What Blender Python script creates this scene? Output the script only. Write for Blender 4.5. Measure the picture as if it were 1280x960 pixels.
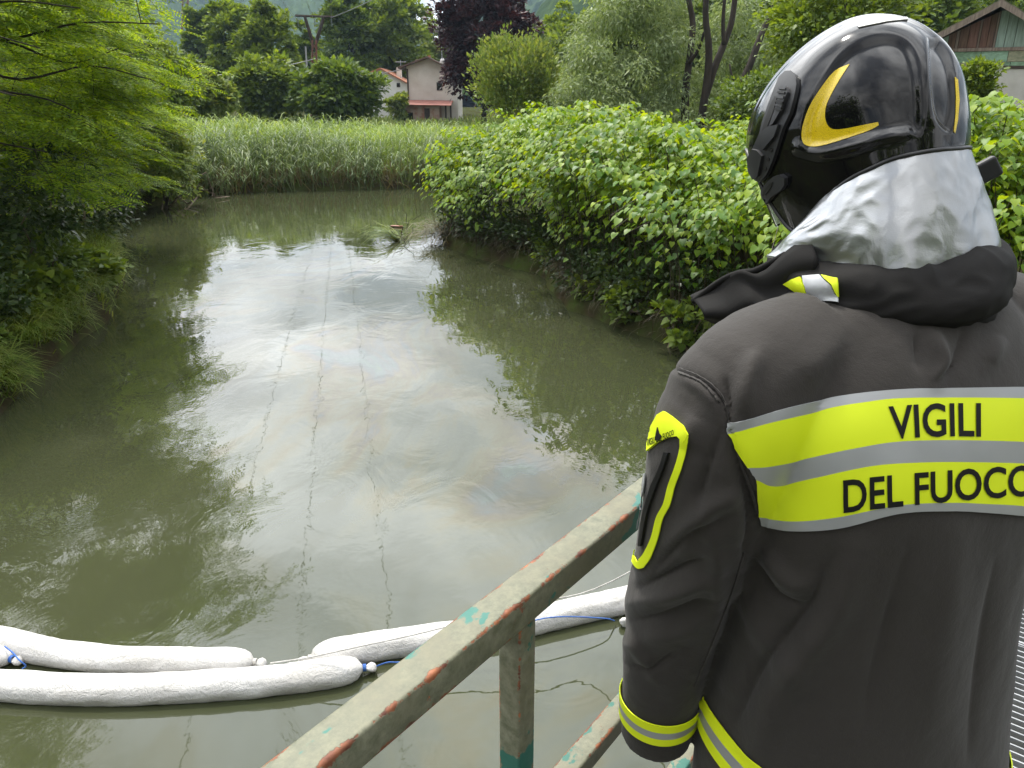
import bpy, bmesh, math, random
import numpy as np
from mathutils import Vector, Matrix, noise as mnoise
from mathutils.bvhtree import BVHTree

for _o in list(bpy.data.objects):
    bpy.data.objects.remove(_o, do_unlink=True)
SC = bpy.context.scene
COL = SC.collection
rng = np.random.default_rng(7)
random.seed(7)
R = math.radians

# ---------------------------------------------------------------- camera
EYE = 4.0                      # metres above the water
PITCH = R(20.5)
FOC = 961.0                    # focal length in pixels of a 1280 wide picture
cp, sp = math.cos(PITCH), math.sin(PITCH)
cam = bpy.data.cameras.new('camera')
cam.sensor_width = 36.0
cam.lens = 36.0 * FOC / 1280.0
cam.clip_start = 0.05
cam.clip_end = 6000
camo = bpy.data.objects.new('camera', cam)
COL.objects.link(camo)
camo.location = (0, 0, EYE)
camo.rotation_euler = (math.pi / 2 - PITCH, 0, 0)
SC.camera = camo

# ---------------------------------------------------------------- world, sun, exposure
SUN_EL, SUN_AZ = R(62), R(-28)          # azimuth measured from +Y towards +X
w = bpy.data.worlds.new('World')
SC.world = w
w.use_nodes = True
nt = w.node_tree
nt.nodes.clear()
N = nt.nodes.new
out = N('ShaderNodeOutputWorld')
bg = N('ShaderNodeBackground')
sky = N('ShaderNodeTexSky')
sky.sky_type = 'NISHITA'
sky.sun_disc = False
sky.sun_elevation = SUN_EL
sky.sun_rotation = SUN_AZ
tc = N('ShaderNodeTexCoord')
sep = N('ShaderNodeSeparateXYZ')
nt.links.new(tc.outputs['Generated'], sep.inputs[0])
mx = N('ShaderNodeMath'); mx.operation = 'MAXIMUM'; mx.inputs[1].default_value = 0.0
nt.links.new(sep.outputs['Z'], mx.inputs[0])
ad = N('ShaderNodeMath'); ad.operation = 'ADD'; ad.inputs[1].default_value = 0.22
nt.links.new(mx.outputs[0], ad.inputs[0])
dv = N('ShaderNodeVectorMath'); dv.operation = 'DIVIDE'
cb = N('ShaderNodeCombineXYZ')
for i in range(3):
    nt.links.new(ad.outputs[0], cb.inputs[i])
nt.links.new(tc.outputs['Generated'], dv.inputs[0])
nt.links.new(cb.outputs[0], dv.inputs[1])
nz = N('ShaderNodeTexNoise'); nz.inputs['Scale'].default_value = 1.5; nz.inputs['Detail'].default_value = 5.0
nz.inputs['Roughness'].default_value = 0.55; nz.inputs['Distortion'].default_value = 0.4
nt.links.new(dv.outputs[0], nz.inputs['Vector'])
rampC = N('ShaderNodeValToRGB')            # cloud brightness: grey undersides to white tops
rampC.color_ramp.elements[0].position = 0.36; rampC.color_ramp.elements[0].color = (6.0, 6.3, 6.8, 1)
rampC.color_ramp.elements[1].position = 0.66; rampC.color_ramp.elements[1].color = (27.0, 27.0, 26.8, 1)
nt.links.new(nz.outputs['Fac'], rampC.inputs[0])
nz2 = N('ShaderNodeTexNoise'); nz2.inputs['Scale'].default_value = 0.9; nz2.inputs['Detail'].default_value = 4.0
nt.links.new(dv.outputs[0], nz2.inputs['Vector'])
rampM = N('ShaderNodeValToRGB')            # cloud cover
rampM.color_ramp.elements[0].position = 0.30; rampM.color_ramp.elements[0].color = (0.35,) * 3 + (1,)
rampM.color_ramp.elements[1].position = 0.48; rampM.color_ramp.elements[1].color = (1, 1, 1, 1)
nt.links.new(nz2.outputs['Fac'], rampM.inputs[0])
mixw = N('ShaderNodeMix'); mixw.data_type = 'RGBA'
nt.links.new(rampM.outputs[0], mixw.inputs[0])
nt.links.new(sky.outputs[0], mixw.inputs[6])
# thin cloud is brighter towards the sun
sdir = N('ShaderNodeVectorMath'); sdir.operation = 'DOT_PRODUCT'
nt.links.new(tc.outputs['Generated'], sdir.inputs[0])
sdir.inputs[1].default_value = (math.sin(SUN_AZ) * math.cos(SUN_EL), math.cos(SUN_AZ) * math.cos(SUN_EL), math.sin(SUN_EL))
glow = N('ShaderNodeMapRange'); glow.interpolation_type = 'SMOOTHSTEP'
glow.inputs['From Min'].default_value = 0.1; glow.inputs['From Max'].default_value = 1.0
glow.inputs['To Min'].default_value = 0.55; glow.inputs['To Max'].default_value = 2.0
nt.links.new(sdir.outputs['Value'], glow.inputs['Value'])
gm = N('ShaderNodeVectorMath'); gm.operation = 'SCALE'
nt.links.new(rampC.outputs[0], gm.inputs[0]); nt.links.new(glow.outputs[0], gm.inputs['Scale'])
nt.links.new(gm.outputs[0], mixw.inputs[7])
nt.links.new(mixw.outputs[2], bg.inputs['Color'])
bg.inputs['Strength'].default_value = 0.1
nt.links.new(bg.outputs[0], out.inputs[0])

sd = bpy.data.lights.new('sun', 'SUN')
sd.energy = 3.4
sd.angle = R(7)
sd.color = (1.0, 0.95, 0.86)
so = bpy.data.objects.new('sun', sd)
COL.objects.link(so)
_d = Vector((math.sin(SUN_AZ) * math.cos(SUN_EL), math.cos(SUN_AZ) * math.cos(SUN_EL), math.sin(SUN_EL)))
so.rotation_euler = (-_d).to_track_quat('-Z', 'Y').to_euler()
so.location = (0, 0, 60)

vs = SC.view_settings
vs.view_transform = 'Standard'
vs.look = 'None'
vs.exposure = 0.15
vs.gamma = 1.0
vs.use_curve_mapping = False
SC.render.engine = 'CYCLES'
SC.cycles.use_denoising = True
SC.cycles.max_bounces = 6
SC.cycles.diffuse_bounces = 3
SC.cycles.glossy_bounces = 3
SC.cycles.transmission_bounces = 4
SC.cycles.transparent_max_bounces = 6
SC.cycles.volume_bounces = 0
SC.cycles.caustics_reflective = False
SC.cycles.caustics_refractive = False


# ---------------------------------------------------------------- measuring helpers
def ray(px, py):
    xc = (px - 640) / FOC
    yc = (480 - py) / FOC
    return Vector((xc, cp + yc * sp, yc * cp - sp))


def on_z(px, py, z=0.0):
    d = ray(px, py)
    t = (z - EYE) / d.z
    return Vector((d.x * t, d.y * t, z))


def on_y(px, py, Y):
    d = ray(px, py)
    t = Y / d.y
    return Vector((d.x * t, Y, EYE + d.z * t))


def pix(p):
    p = np.asarray(p, float)
    z = p[..., 2] - EYE
    dep = p[..., 1] * cp - z * sp
    up = p[..., 1] * sp + z * cp
    return np.stack([640 + FOC * p[..., 0] / dep, 480 - FOC * up / dep, dep], -1)


# ---------------------------------------------------------------- object helpers
def props(o, label=None, cat=None, group=None, kind=None):
    if label: o['label'] = label
    if cat: o['category'] = cat
    if group: o['group'] = group
    if kind: o['kind'] = kind
    return o


def empty(name, loc, label, cat, group=None):
    o = bpy.data.objects.new(name, None)
    o.empty_display_size = 0.2
    COL.objects.link(o)
    o.location = loc
    return props(o, label, cat, group)


def world_loc(o):
    v = Vector(o.location)
    while o.parent is not None:
        o = o.parent
        v = v + Vector(o.location) if False else v
    return v


def adopt(o, parent):
    """o keeps world coordinates; parents are never rotated or scaled."""
    if parent is not None:
        o.parent = parent
        o.matrix_parent_inverse = TOTAL(parent).inverted()
    return o


def TOTAL(o):
    m = o.matrix_basis.copy()
    if o.parent is not None:
        m = TOTAL(o.parent) @ o.matrix_parent_inverse @ m
    return m


def link(name, me, material, parent=None, smooth=False):
    o = bpy.data.objects.new(name, me)
    COL.objects.link(o)
    if material is not None and len(me.materials) == 0:
        me.materials.append(material)
    if smooth:
        me.polygons.foreach_set('use_smooth', np.ones(len(me.polygons), bool))
    adopt(o, parent)
    return o


def mesh_np(name, V, F, k=None):
    """V (n,3), F (m,k) uniform faces."""
    me = bpy.data.meshes.new(name)
    V = np.ascontiguousarray(V, np.float32)
    F = np.ascontiguousarray(F, np.int32)
    k = F.shape[1]
    me.vertices.add(len(V)); me.vertices.foreach_set('co', V.ravel())
    me.loops.add(F.size); me.loops.foreach_set('vertex_index', F.ravel())
    me.polygons.add(len(F)); me.polygons.foreach_set('loop_start', np.arange(0, F.size, k, dtype=np.int32))
    me.update(calc_edges=True)
    return me


class MB:
    def __init__(self):
        self.v = []; self.f = []

    def add(self, vs, fs):
        b = len(self.v)
        self.v += [tuple(p) for p in vs]
        self.f += [tuple(i + b for i in f) for f in fs]

    def quadbox(self, c8):
        self.add(c8, [(0, 3, 2, 1), (4, 5, 6, 7), (0, 1, 5, 4), (1, 2, 6, 5), (2, 3, 7, 6), (3, 0, 4, 7)])

    def box(self, x0, x1, y0, y1, z0, z1):
        self.quadbox([(x0, y0, z0), (x1, y0, z0), (x1, y1, z0), (x0, y1, z0), (x0, y0, z1), (x1, y0, z1), (x1, y1, z1), (x0, y1, z1)])

    def obox(self, c, ax, ay, az, hx, hy, hz):
        c = Vector(c); ax = Vector(ax) * hx; ay = Vector(ay) * hy; az = Vector(az) * hz
        self.quadbox([c - ax - ay - az, c + ax - ay - az, c + ax + ay - az, c - ax + ay - az, c - ax - ay + az, c + ax - ay + az, c + ax + ay + az, c - ax + ay + az])

    def tube(self, pts, rad, n=8, cap=True):
        pts = [Vector(p) for p in pts]
        if not hasattr(rad, '__len__'): rad = [rad] * len(pts)
        rings = []
        ref = None
        for i, p in enumerate(pts):
            t = (pts[min(i + 1, len(pts) - 1)] - pts[max(i - 1, 0)])
            if t.length < 1e-9: t = Vector((0, 0, 1))
            t.normalize()
            if ref is None:
                ref = t.orthogonal().normalized()
            ref = (ref - t * ref.dot(t))
            ref = ref.normalized() if ref.length > 1e-6 else t.orthogonal().normalized()
            b = t.cross(ref)
            rings.append([p + (ref * math.cos(2 * math.pi * j / n) + b * math.sin(2 * math.pi * j / n)) * rad[i] for j in range(n)])
        vs = [q for r in rings for q in r]
        fs = [(i * n + j, i * n + (j + 1) % n, (i + 1) * n + (j + 1) % n, (i + 1) * n + j) for i in range(len(rings) - 1) for j in range(n)]
        if cap:
            fs.append(tuple(range(n - 1, -1, -1)))
            fs.append(tuple(range((len(rings) - 1) * n, len(rings) * n)))
        self.add(vs, fs)

    def loft(self, rings, cap=True):
        n = len(rings[0])
        vs = [q for r in rings for q in r]
        fs = [(i * n + j, i * n + (j + 1) % n, (i + 1) * n + (j + 1) % n, (i + 1) * n + j) for i in range(len(rings) - 1) for j in range(n)]
        if cap:
            fs.append(tuple(range(n - 1, -1, -1)))
            fs.append(tuple(range((len(rings) - 1) * n, len(rings) * n)))
        self.add(vs, fs)

    def mesh(self, name):
        me = bpy.data.meshes.new(name)
        me.from_pydata(self.v, [], self.f)
        me.update()
        return me

    def build(self, name, material, parent=None, smooth=False):
        return link(name, self.mesh(name), material, parent, smooth)


def spline(pts, n):
    """Catmull-Rom through pts (any dimension), n samples."""
    P = np.asarray(pts, float)
    if len(P) == 2:
        t = np.linspace(0, 1, n)[:, None]
        return P[0] * (1 - t) + P[1] * t
    P = np.vstack([2 * P[0] - P[1], P, 2 * P[-1] - P[-2]])
    m = len(P) - 3
    u = np.linspace(0, m - 1e-6, n)
    i = u.astype(int); t = (u - i)[:, None]
    a, b, c, d = P[i], P[i + 1], P[i + 2], P[i + 3]
    return 0.5 * (2 * b + (c - a) * t + (2 * a - 5 * b + 4 * c - d) * t ** 2 + (3 * b - a - 3 * c + d) * t ** 3)


# ---------------------------------------------------------------- material helpers
def new_mat(name):
    m = bpy.data.materials.new(name)
    m.use_nodes = True
    t = m.node_tree
    t.nodes.clear()
    o = t.nodes.new('ShaderNodeOutputMaterial')
    p = t.nodes.new('ShaderNodeBsdfPrincipled')
    t.links.new(p.outputs[0], o.inputs[0])
    return m, t, p, o


def noise_node(t, scale, detail=4, rough=0.55, coords='Object', stretch=None, dist=0.0):
    tcn = t.nodes.new('ShaderNodeTexCoord')
    n = t.nodes.new('ShaderNodeTexNoise')
    n.inputs['Scale'].default_value = scale
    n.inputs['Detail'].default_value = detail
    n.inputs['Roughness'].default_value = rough
    n.inputs['Distortion'].default_value = dist
    if stretch:
        mp = t.nodes.new('ShaderNodeMapping')
        mp.inputs['Scale'].default_value = stretch
        t.links.new(tcn.outputs[coords], mp.inputs[0])
        t.links.new(mp.outputs[0], n.inputs['Vector'])
    else:
        t.links.new(tcn.outputs[coords], n.inputs['Vector'])
    return n


def ramp(t, src, stops):
    r = t.nodes.new('ShaderNodeValToRGB')
    e = r.color_ramp.elements
    while len(e) < len(stops): e.new(0.5)
    for el, (p, c) in zip(e, stops):
        el.position = p
        el.color = (c if hasattr(c, '__len__') else (c, c, c)) + (1,) if not hasattr(c, '__len__') or len(c) == 3 else c
    t.links.new(src, r.inputs[0])
    return r


def mixc(t, fac, a, b):
    m = t.nodes.new('ShaderNodeMix'); m.data_type = 'RGBA'
    for s, i in ((fac, 0), (a, 6), (b, 7)):
        if hasattr(s, 'links') or hasattr(s, 'is_linked'):
            t.links.new(s, m.inputs[i])
        elif i == 0:
            m.inputs[0].default_value = s
        else:
            m.inputs[i].default_value = tuple(s) + (1,)
    return m.outputs[2]


def bump(t, p, h, strength=0.5, distance=0.01):
    b = t.nodes.new('ShaderNodeBump')
    b.inputs['Strength'].default_value = strength
    b.inputs['Distance'].default_value = distance
    t.links.new(h, b.inputs['Height'])
    t.links.new(b.outputs[0], p.inputs['Normal'])
    return b


def plain(name, c1, c2=None, scale=6, rough=0.7, bmp=0.0, metal=0.0, bscale=None, bdist=0.01, stretch=None, coords='Object', lo=0.35, hi=0.65, spec=0.5):
    m, t, p, o = new_mat(name)
    p.inputs['Roughness'].default_value = rough
    p.inputs['Metallic'].default_value = metal
    p.inputs['Specular IOR Level'].default_value = spec
    c2 = c2 or tuple(v * 0.7 for v in c1)
    n = noise_node(t, scale, coords=coords, stretch=stretch)
    r = ramp(t, n.outputs['Fac'], [(lo, tuple(c2)), (hi, tuple(c1))])
    t.links.new(r.outputs[0], p.inputs['Base Color'])
    if bmp:
        n2 = noise_node(t, bscale or scale * 4, coords=coords, stretch=stretch)
        bump(t, p, n2.outputs['Fac'], bmp, bdist)
    return m


def leafmat(name, cols, trans=0.35, tcol=None, rough=0.5, spec=0.35):
    """cols: colours the single leaves vary between (random per leaf)."""
    m, t, p, o = new_mat(name)
    g = t.nodes.new('ShaderNodeNewGeometry')
    st = [(i / max(1, len(cols) - 1), c) for i, c in enumerate(cols)]
    r = ramp(t, g.outputs['Random Per Island'], st)
    n = noise_node(t, 0.35, 3, coords='Object')
    rr = ramp(t, n.outputs['Fac'], [(0.35, (0.78, 0.80, 0.85)), (0.65, (1.15, 1.12, 1.0))])
    mm = t.nodes.new('ShaderNodeMix'); mm.data_type = 'RGBA'; mm.blend_type = 'MULTIPLY'; mm.inputs[0].default_value = 1
    t.links.new(r.outputs[0], mm.inputs[6]); t.links.new(rr.outputs[0], mm.inputs[7])
    t.links.new(mm.outputs[2], p.inputs['Base Color'])
    p.inputs['Roughness'].default_value = rough
    p.inputs['Specular IOR Level'].default_value = spec
    tr = t.nodes.new('ShaderNodeBsdfTranslucent')
    m2 = t.nodes.new('ShaderNodeMix'); m2.data_type = 'RGBA'; m2.blend_type = 'MULTIPLY'; m2.inputs[0].default_value = 1
    t.links.new(mm.outputs[2], m2.inputs[6]); m2.inputs[7].default_value = (tcol or (1.5, 1.35, 0.45)) + (1,)
    t.links.new(m2.outputs[2], tr.inputs['Color'])
    ms = t.nodes.new('ShaderNodeMixShader'); ms.inputs[0].default_value = trans
    t.links.new(p.outputs[0], ms.inputs[1]); t.links.new(tr.outputs[0], ms.inputs[2])
    t.links.new(ms.outputs[0], o.inputs[0])
    return m


# ---------------------------------------------------------------- foliage helpers
def unit(v):
    v = np.asarray(v, float)
    return v / np.maximum(np.linalg.norm(v, axis=-1, keepdims=True), 1e-9)


def rand_dirs(n, g=None):
    return unit((g or rng).normal(size=(n, 3)))


def frames(d, nrm):
    """leaf frames: rows side, tip, normal."""
    d = unit(d)
    s = unit(np.cross(d, nrm))
    n = np.cross(s, d)
    return np.stack([s, d, n], 1)


def place(T, TF, pos, fr, sc):
    """T template verts (k,3); TF faces (m,q); pos (n,3); fr (n,3,3); sc (n,) or (n,3)."""
    sc = np.asarray(sc, float)
    if sc.ndim == 1: sc = np.repeat(sc[:, None], 3, 1)
    L = T[None] * sc[:, None, :]
    V = np.einsum('nki,nij->nkj', L, fr) + pos[:, None, :]
    k = len(T)
    F = TF[None] + (np.arange(len(pos)) * k)[:, None, None]
    return V.reshape(-1, 3), F.reshape(-1, TF.shape[1])


# simple folded leaf (two quads)
LEAF2 = np.array([(0, 0, 0), (0.28, 0.45, 0.06), (0, 0.5, 0), (-0.28, 0.45, 0.06), (0, 1, -0.08)], float)
LEAF2F = np.array([(0, 1, 2), (0, 2, 3), (1, 4, 2), (2, 4, 3)])
# far leaf cluster (one bent quad)
LEAFQ = np.array([(0, 0, 0), (0.33, 0.45, 0.05), (0, 1, -0.08), (-0.33, 0.45, 0.05)], float)
LEAFQF = np.array([(0, 1, 2), (0, 2, 3)])
# broad heart-shaped leaf, folded on the midrib, drooping tip
HEART = np.array([(0, 0.03, 0), (0.30, -0.04, 0.03), (0.42, 0.22, 0.06), (0.33, 0.55, 0.02), (0, 1.0, -0.16), (-0.33, 0.55, 0.02), (-0.42, 0.22, 0.06), (-0.30, -0.04, 0.03), (0, 0.45, -0.02)], float)
HEARTF = np.array([(0, 1, 2), (0, 2, 8), (2, 3, 8), (3, 4, 8), (8, 4, 5), (8, 5, 6), (8, 6, 0), (6, 7, 0)])
# narrow blade
BLADE = np.array([(-0.5, 0, 0), (0.5, 0, 0), (-0.45, 0.45, 0.0), (0.45, 0.45, 0.0), (-0.3, 0.8, -0.1), (0.3, 0.8, -0.1), (0, 1.0, -0.32)], float)
BLADEF = np.array([(0, 1, 3), (0, 3, 2), (2, 3, 5), (2, 5, 4), (4, 5, 6)])


def clump_crown(centre, radii, nclump, nleaf, csize, leaf, flat=0.75, droop=0.15, seed=1, shell=0.45, T=LEAF2, TF=LEAF2F, aspect=1.0, upright=0.0):
    """leaf clumps spread through an ellipsoid crown; returns V, F and the clump centres."""
    g = np.random.default_rng(seed)
    u = unit(g.normal(size=(nclump, 3)))
    rr = (shell + (1 - shell) * g.random(nclump)) ** 0.6
    C = np.asarray(centre) + u * rr[:, None] * np.asarray(radii) * (0.85 + 0.3 * g.random((nclump, 1)))
    cs = csize * (0.55 + 0.9 * g.random(nclump))
    idx = g.integers(0, nclump, nleaf)
    dl = unit(g.normal(size=(nleaf, 3)))
    dl[:, 2] = np.where(g.random(nleaf) < 0.7, np.abs(dl[:, 2]), dl[:, 2])
    rad = g.random(nleaf) ** 0.4
    P = C[idx] + dl * (cs[idx] * rad)[:, None] * np.array([1, 1, flat])
    outw = unit(P - np.asarray(centre))
    tip = unit(dl * 0.8 + outw * 0.5 + g.normal(size=(nleaf, 3)) * 0.5 + np.array([0, 0, upright - droop]))
    nrm = unit(np.array([0, 0, 1.0]) + outw * 0.6 + g.normal(size=(nleaf, 3)) * 0.45)
    sc = leaf * (0.6 + 0.8 * g.random(nleaf))
    V, F = place(T, TF, P, frames(tip, nrm), np.stack([sc * aspect, sc, sc], 1))
    return V, F, C


def branch_pts(a, b, sag=0.0, wob=0.1, n=6, g=None):
    g = g or rng
    a = np.asarray(a, float); b = np.asarray(b, float)
    t = np.linspace(0, 1, n)[:, None]
    p = a * (1 - t) + b * t
    L = np.linalg.norm(b - a)
    p += np.sin(t * math.pi) * np.array([0, 0, -sag * L])
    w_ = g.normal(size=(n, 3)) * wob * L * 0.12
    w_[0] = 0; w_[-1] = 0
    return p + w_


def tree(name, label, base, height, radii, leaf, nleaf, mat, bark, nclump=60, csize=None, trunk_r=None, seed=1, crown_z=None, cat='tree', group=None, limbs=9, **kw):
    base = Vector(base)
    g = np.random.default_rng(seed + 1000)
    root = empty(name, base, label, cat, group)
    rx, ry, rz = radii
    cz = crown_z if crown_z is not None else height - rz
    centre = np.array([base.x, base.y, base.z + cz])
    V, F, C = clump_crown(centre, radii, nclump, nleaf, csize or rx * 0.33, leaf, seed=seed, **kw)
    link('crown', mesh_np('crown', V, F), mat, root)
    b = MB()
    tr = trunk_r or height * 0.022
    top = np.array([base.x + g.normal() * 0.1 * rx, base.y, base.z + cz + rz * 0.3])
    tp = branch_pts((base.x, base.y, base.z - 0.3), top, wob=0.25, n=7, g=g)
    b.tube(tp, np.linspace(tr, tr * 0.3, 7), 8)
    order = np.argsort(C[:, 2])
    for i in order[np.linspace(0, len(C) - 1, limbs).astype(int)]:
        s = tp[g.integers(2, 6)]
        b.tube(branch_pts(s, C[i], sag=-0.08, wob=0.3, n=5, g=g), np.linspace(tr * 0.4, tr * 0.08, 5), 5)
    b.build('trunk', bark, root, smooth=True)
    return root

# ================================================================ setting
def pts2(l):
    return [(p.x, p.y) for p in l]


LEFT_BANK = [(-9.5, -40), (-8.6, -6), (-7.6, 3)] + pts2([on_z(0, 512), on_z(40, 470), on_z(85, 432), on_z(128, 402), on_z(146, 352), on_z(136, 312), on_z(134, 282), on_z(180, 260), on_z(232, 248)])
FAR_BANK = pts2([on_z(262, 243), on_z(330, 239), on_z(440, 237), on_z(540, 234)]) + [(4, 38.5), (20, 40), (48, 37)]
RIGHT_BANK = [(48, 27), (20, 26.5), (6, 26)] + pts2([on_z(575, 283), on_z(556, 291), on_z(556, 306), on_z(605, 326), on_z(678, 342), on_z(712, 385), on_z(780, 412), on_z(850, 436)]) + [(5.6, 9.6), (8.4, 6.6), (11.5, -4), (13, -40)]
RIVER = np.array(LEFT_BANK + FAR_BANK + RIGHT_BANK)


def poly_sd(P, poly):
    """signed distance to polygon, negative inside."""
    P = np.asarray(P, float)
    d2 = np.full(len(P), 1e18); inside = np.zeros(len(P), bool)
    n = len(poly)
    for i in range(n):
        a = poly[i]; b = poly[(i + 1) % n]
        ab = b - a
        t = np.clip(((P - a) @ ab) / (ab @ ab), 0, 1)
        q = a + t[:, None] * ab
        d2 = np.minimum(d2, ((P - q) ** 2).sum(1))
        c = (a[1] > P[:, 1]) != (b[1] > P[:, 1])
        with np.errstate(divide='ignore', invalid='ignore'):
            xi = (b[0] - a[0]) * (P[:, 1] - a[1]) / (b[1] - a[1]) + a[0]
        inside ^= c & (P[:, 0] < xi)
    d = np.sqrt(d2)
    return np.where(inside, -d, d)


def smooth(x, a, b):
    t = np.clip((x - a) / (b - a), 0, 1)
    return t * t * (3 - 2 * t)


def fnoise(P, s, seed=0):
    """cheap smooth value noise, vectorised (sum of sines)."""
    x, y = P[:, 0] * s + seed * 1.7, P[:, 1] * s + seed * 2.3
    return (np.sin(x * 1.3 + 1.1 * np.sin(y * 0.9)) + np.sin(y * 1.7 + 1.3 * np.sin(x * 1.1 + 2)) + 0.6 * np.sin(2.3 * (x + y) + 0.7) + 0.5 * np.sin(3.1 * (x - y))) / 3.1


def ground_z(P):
    P = np.atleast_2d(np.asarray(P, float))[:, :2]
    d = poly_sd(P, RIVER) + 0.12 * fnoise(P, 1.6)
    left = P[:, 0] < -3
    bank = np.where(left & (P[:, 1] < 34), 0.85, 0.55)
    z = -0.9 + (0.9 + bank * 0.6) * smooth(d, -0.55, 0.16) + bank * 0.55 * smooth(d, 0.1, 1.6)
    z += 0.12 * fnoise(P, 0.45, 3) * smooth(d, 0.3, 2.0)
    far = smooth(P[:, 1], 46, 100)
    z += 0.45 * far
    z += smooth(np.abs(P[:, 0] - 0), 60, 400) * 3 * smooth(P[:, 1], 50, 300)
    z += smooth(P[:, 0], 14, 40) * smooth(P[:, 1], 18, 34) * 1.6
    return z


def axis(lo, hi, c0, c1, fine, grow=1.13):
    a = [c0]
    while a[-1] < c1: a.append(a[-1] + fine)
    s = fine
    while a[-1] < hi: s *= grow; a.append(a[-1] + s)
    b = [c0]; s = fine
    while b[-1] > lo: s *= grow; b.append(b[-1] - s)
    return np.array(sorted(set(b[1:] + a)))


xs = axis(-1500, 1500, -15, 12, 0.28)
ys = axis(-60, 2600, 2, 42, 0.28)
GX, GY = np.meshgrid(xs, ys)
GP = np.stack([GX.ravel(), GY.ravel()], 1)
GZ = ground_z(GP)
nx, ny = len(xs), len(ys)
ii = (np.arange(ny - 1)[:, None] * nx + np.arange(nx - 1)[None]).ravel()
GF = np.stack([ii, ii + 1, ii + nx + 1, ii + nx], 1)
# ground: damp brown earth with grass
mg, t, p, o = new_mat('ground_earth_grass')
n1 = noise_node(t, 1.3, 6)
n2 = noise_node(t, 9, 6)
c = mixc(t, ramp(t, n1.outputs['Fac'], [(0.4, 0.0), (0.62, 1.0)]).outputs[0], (0.032, 0.026, 0.015), (0.05, 0.075, 0.018))
c = mixc(t, ramp(t, n2.outputs['Fac'], [(0.35, 0.0), (0.7, 0.6)]).outputs[0], c, (0.06, 0.05, 0.03))
t.links.new(c, p.inputs['Base Color'])
p.inputs['Roughness'].default_value = 0.9
p.inputs['Specular IOR Level'].default_value = 0.0
bump(t, p, n2.outputs['Fac'], 0.7, 0.06)
ground = link('ground', mesh_np('ground', np.column_stack([GP, GZ]), GF), mg, smooth=True)
props(ground, 'brown earth and grass river banks running back to the meadow', 'ground', kind='structure')

# river water: muddy olive water with a thin oil film
mw, t, p, o = new_mat('river_water')
n1 = noise_node(t, 0.35, 3, stretch=(1.0, 0.45, 1), dist=1.4)
sil = ramp(t, n1.outputs['Fac'], [(0.3, (0.037, 0.043, 0.020)), (0.7, (0.050, 0.055, 0.028))])
t.links.new(sil.outputs[0], p.inputs['Base Color'])
p.inputs['Roughness'].default_value = 0.02
p.inputs['IOR'].default_value = 1.46
# oil film: swirls of varying thickness
fo = noise_node(t, 0.42, 5, rough=0.6, stretch=(1.0, 0.55, 1), dist=2.6)
mask_n = noise_node(t, 0.16, 3, dist=0.8)
mk = ramp(t, mask_n.outputs['Fac'], [(0.38, 0.0), (0.58, 1.0)])
th = t.nodes.new('ShaderNodeMapRange')
th.inputs['From Min'].default_value = 0.35; th.inputs['From Max'].default_value = 0.7
th.inputs['To Min'].default_value = 60; th.inputs['To Max'].default_value = 330
t.links.new(fo.outputs['Fac'], th.inputs['Value'])
mu = t.nodes.new('ShaderNodeMath'); mu.operation = 'MULTIPLY'
t.links.new(th.outputs[0], mu.inputs[0]); t.links.new(mk.outputs[0], mu.inputs[1])
t.links.new(mu.outputs[0], p.inputs['Thin Film Thickness'])
p.inputs['Thin Film IOR'].default_value = 1.505
w1 = noise_node(t, 1.1, 4, stretch=(1.0, 0.8, 1), dist=0.9)
w2 = noise_node(t, 6.5, 3, stretch=(1.0, 0.7, 1), dist=0.6)
w3 = noise_node(t, 0.5, 2)
wr = ramp(t, w3.outputs['Fac'], [(0.42, 0.12), (0.66, 1.0)])
m1 = t.nodes.new('ShaderNodeMath'); m1.operation = 'MULTIPLY'
t.links.new(w2.outputs['Fac'], m1.inputs[0]); t.links.new(wr.outputs[0], m1.inputs[1])
m2 = t.nodes.new('ShaderNodeMath'); m2.operation = 'MULTIPLY_ADD'
t.links.new(m1.outputs[0], m2.inputs[0]); m2.inputs[1].default_value = 0.10
t.links.new(w1.outputs['Fac'], m2.inputs[2])
bump(t, p, m2.outputs[0], 1.0, 0.0060)
WP = MB()
WP.add([(-70, -45, 0), (90, -45, 0), (90, 60, 0), (-70, 60, 0)], [(0, 1, 2, 3)])
water = WP.build('river_water', mw)
props(water, 'calm muddy green river with swirls of oil film', 'river', kind='structure')

# ---------------------------------------------------------------- far hills
def hill(name, label, x0, x1, nxx, y0, y1, nyy, zf, mat, bumpz, bscale, seed):
    X, Y = np.meshgrid(np.linspace(x0, x1, nxx), np.linspace(y0, y1, nyy))
    P = np.stack([X.ravel(), Y.ravel()], 1)
    g = np.random.default_rng(seed)
    P[:, 0] += g.normal(size=len(P)) * (x1 - x0) / nxx * 0.25
    z = zf(P[:, 0], P[:, 1])
    # rounded tree crowns: jittered cells
    cell = np.floor(P / bscale)
    h = np.abs(np.sin(cell[:, 0] * 12.9898 + cell[:, 1] * 78.233) * 43758.5453) % 1
    fr = (P / bscale - cell - 0.5)
    z = z + bumpz * (0.5 + h) * np.sqrt(np.clip(1 - (fr ** 2).sum(1) * 2.2, 0, 1)) + g.normal(size=len(z)) * bumpz * 0.12
    i = (np.arange(nyy - 1)[:, None] * nxx + np.arange(nxx - 1)[None]).ravel()
    F = np.stack([i, i + 1, i + nxx + 1, i + nxx], 1)
    ob = link(name, mesh_np(name, np.column_stack([P, z]), F), mat, smooth=True)
    return props(ob, label, 'mountain', kind='structure')


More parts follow.
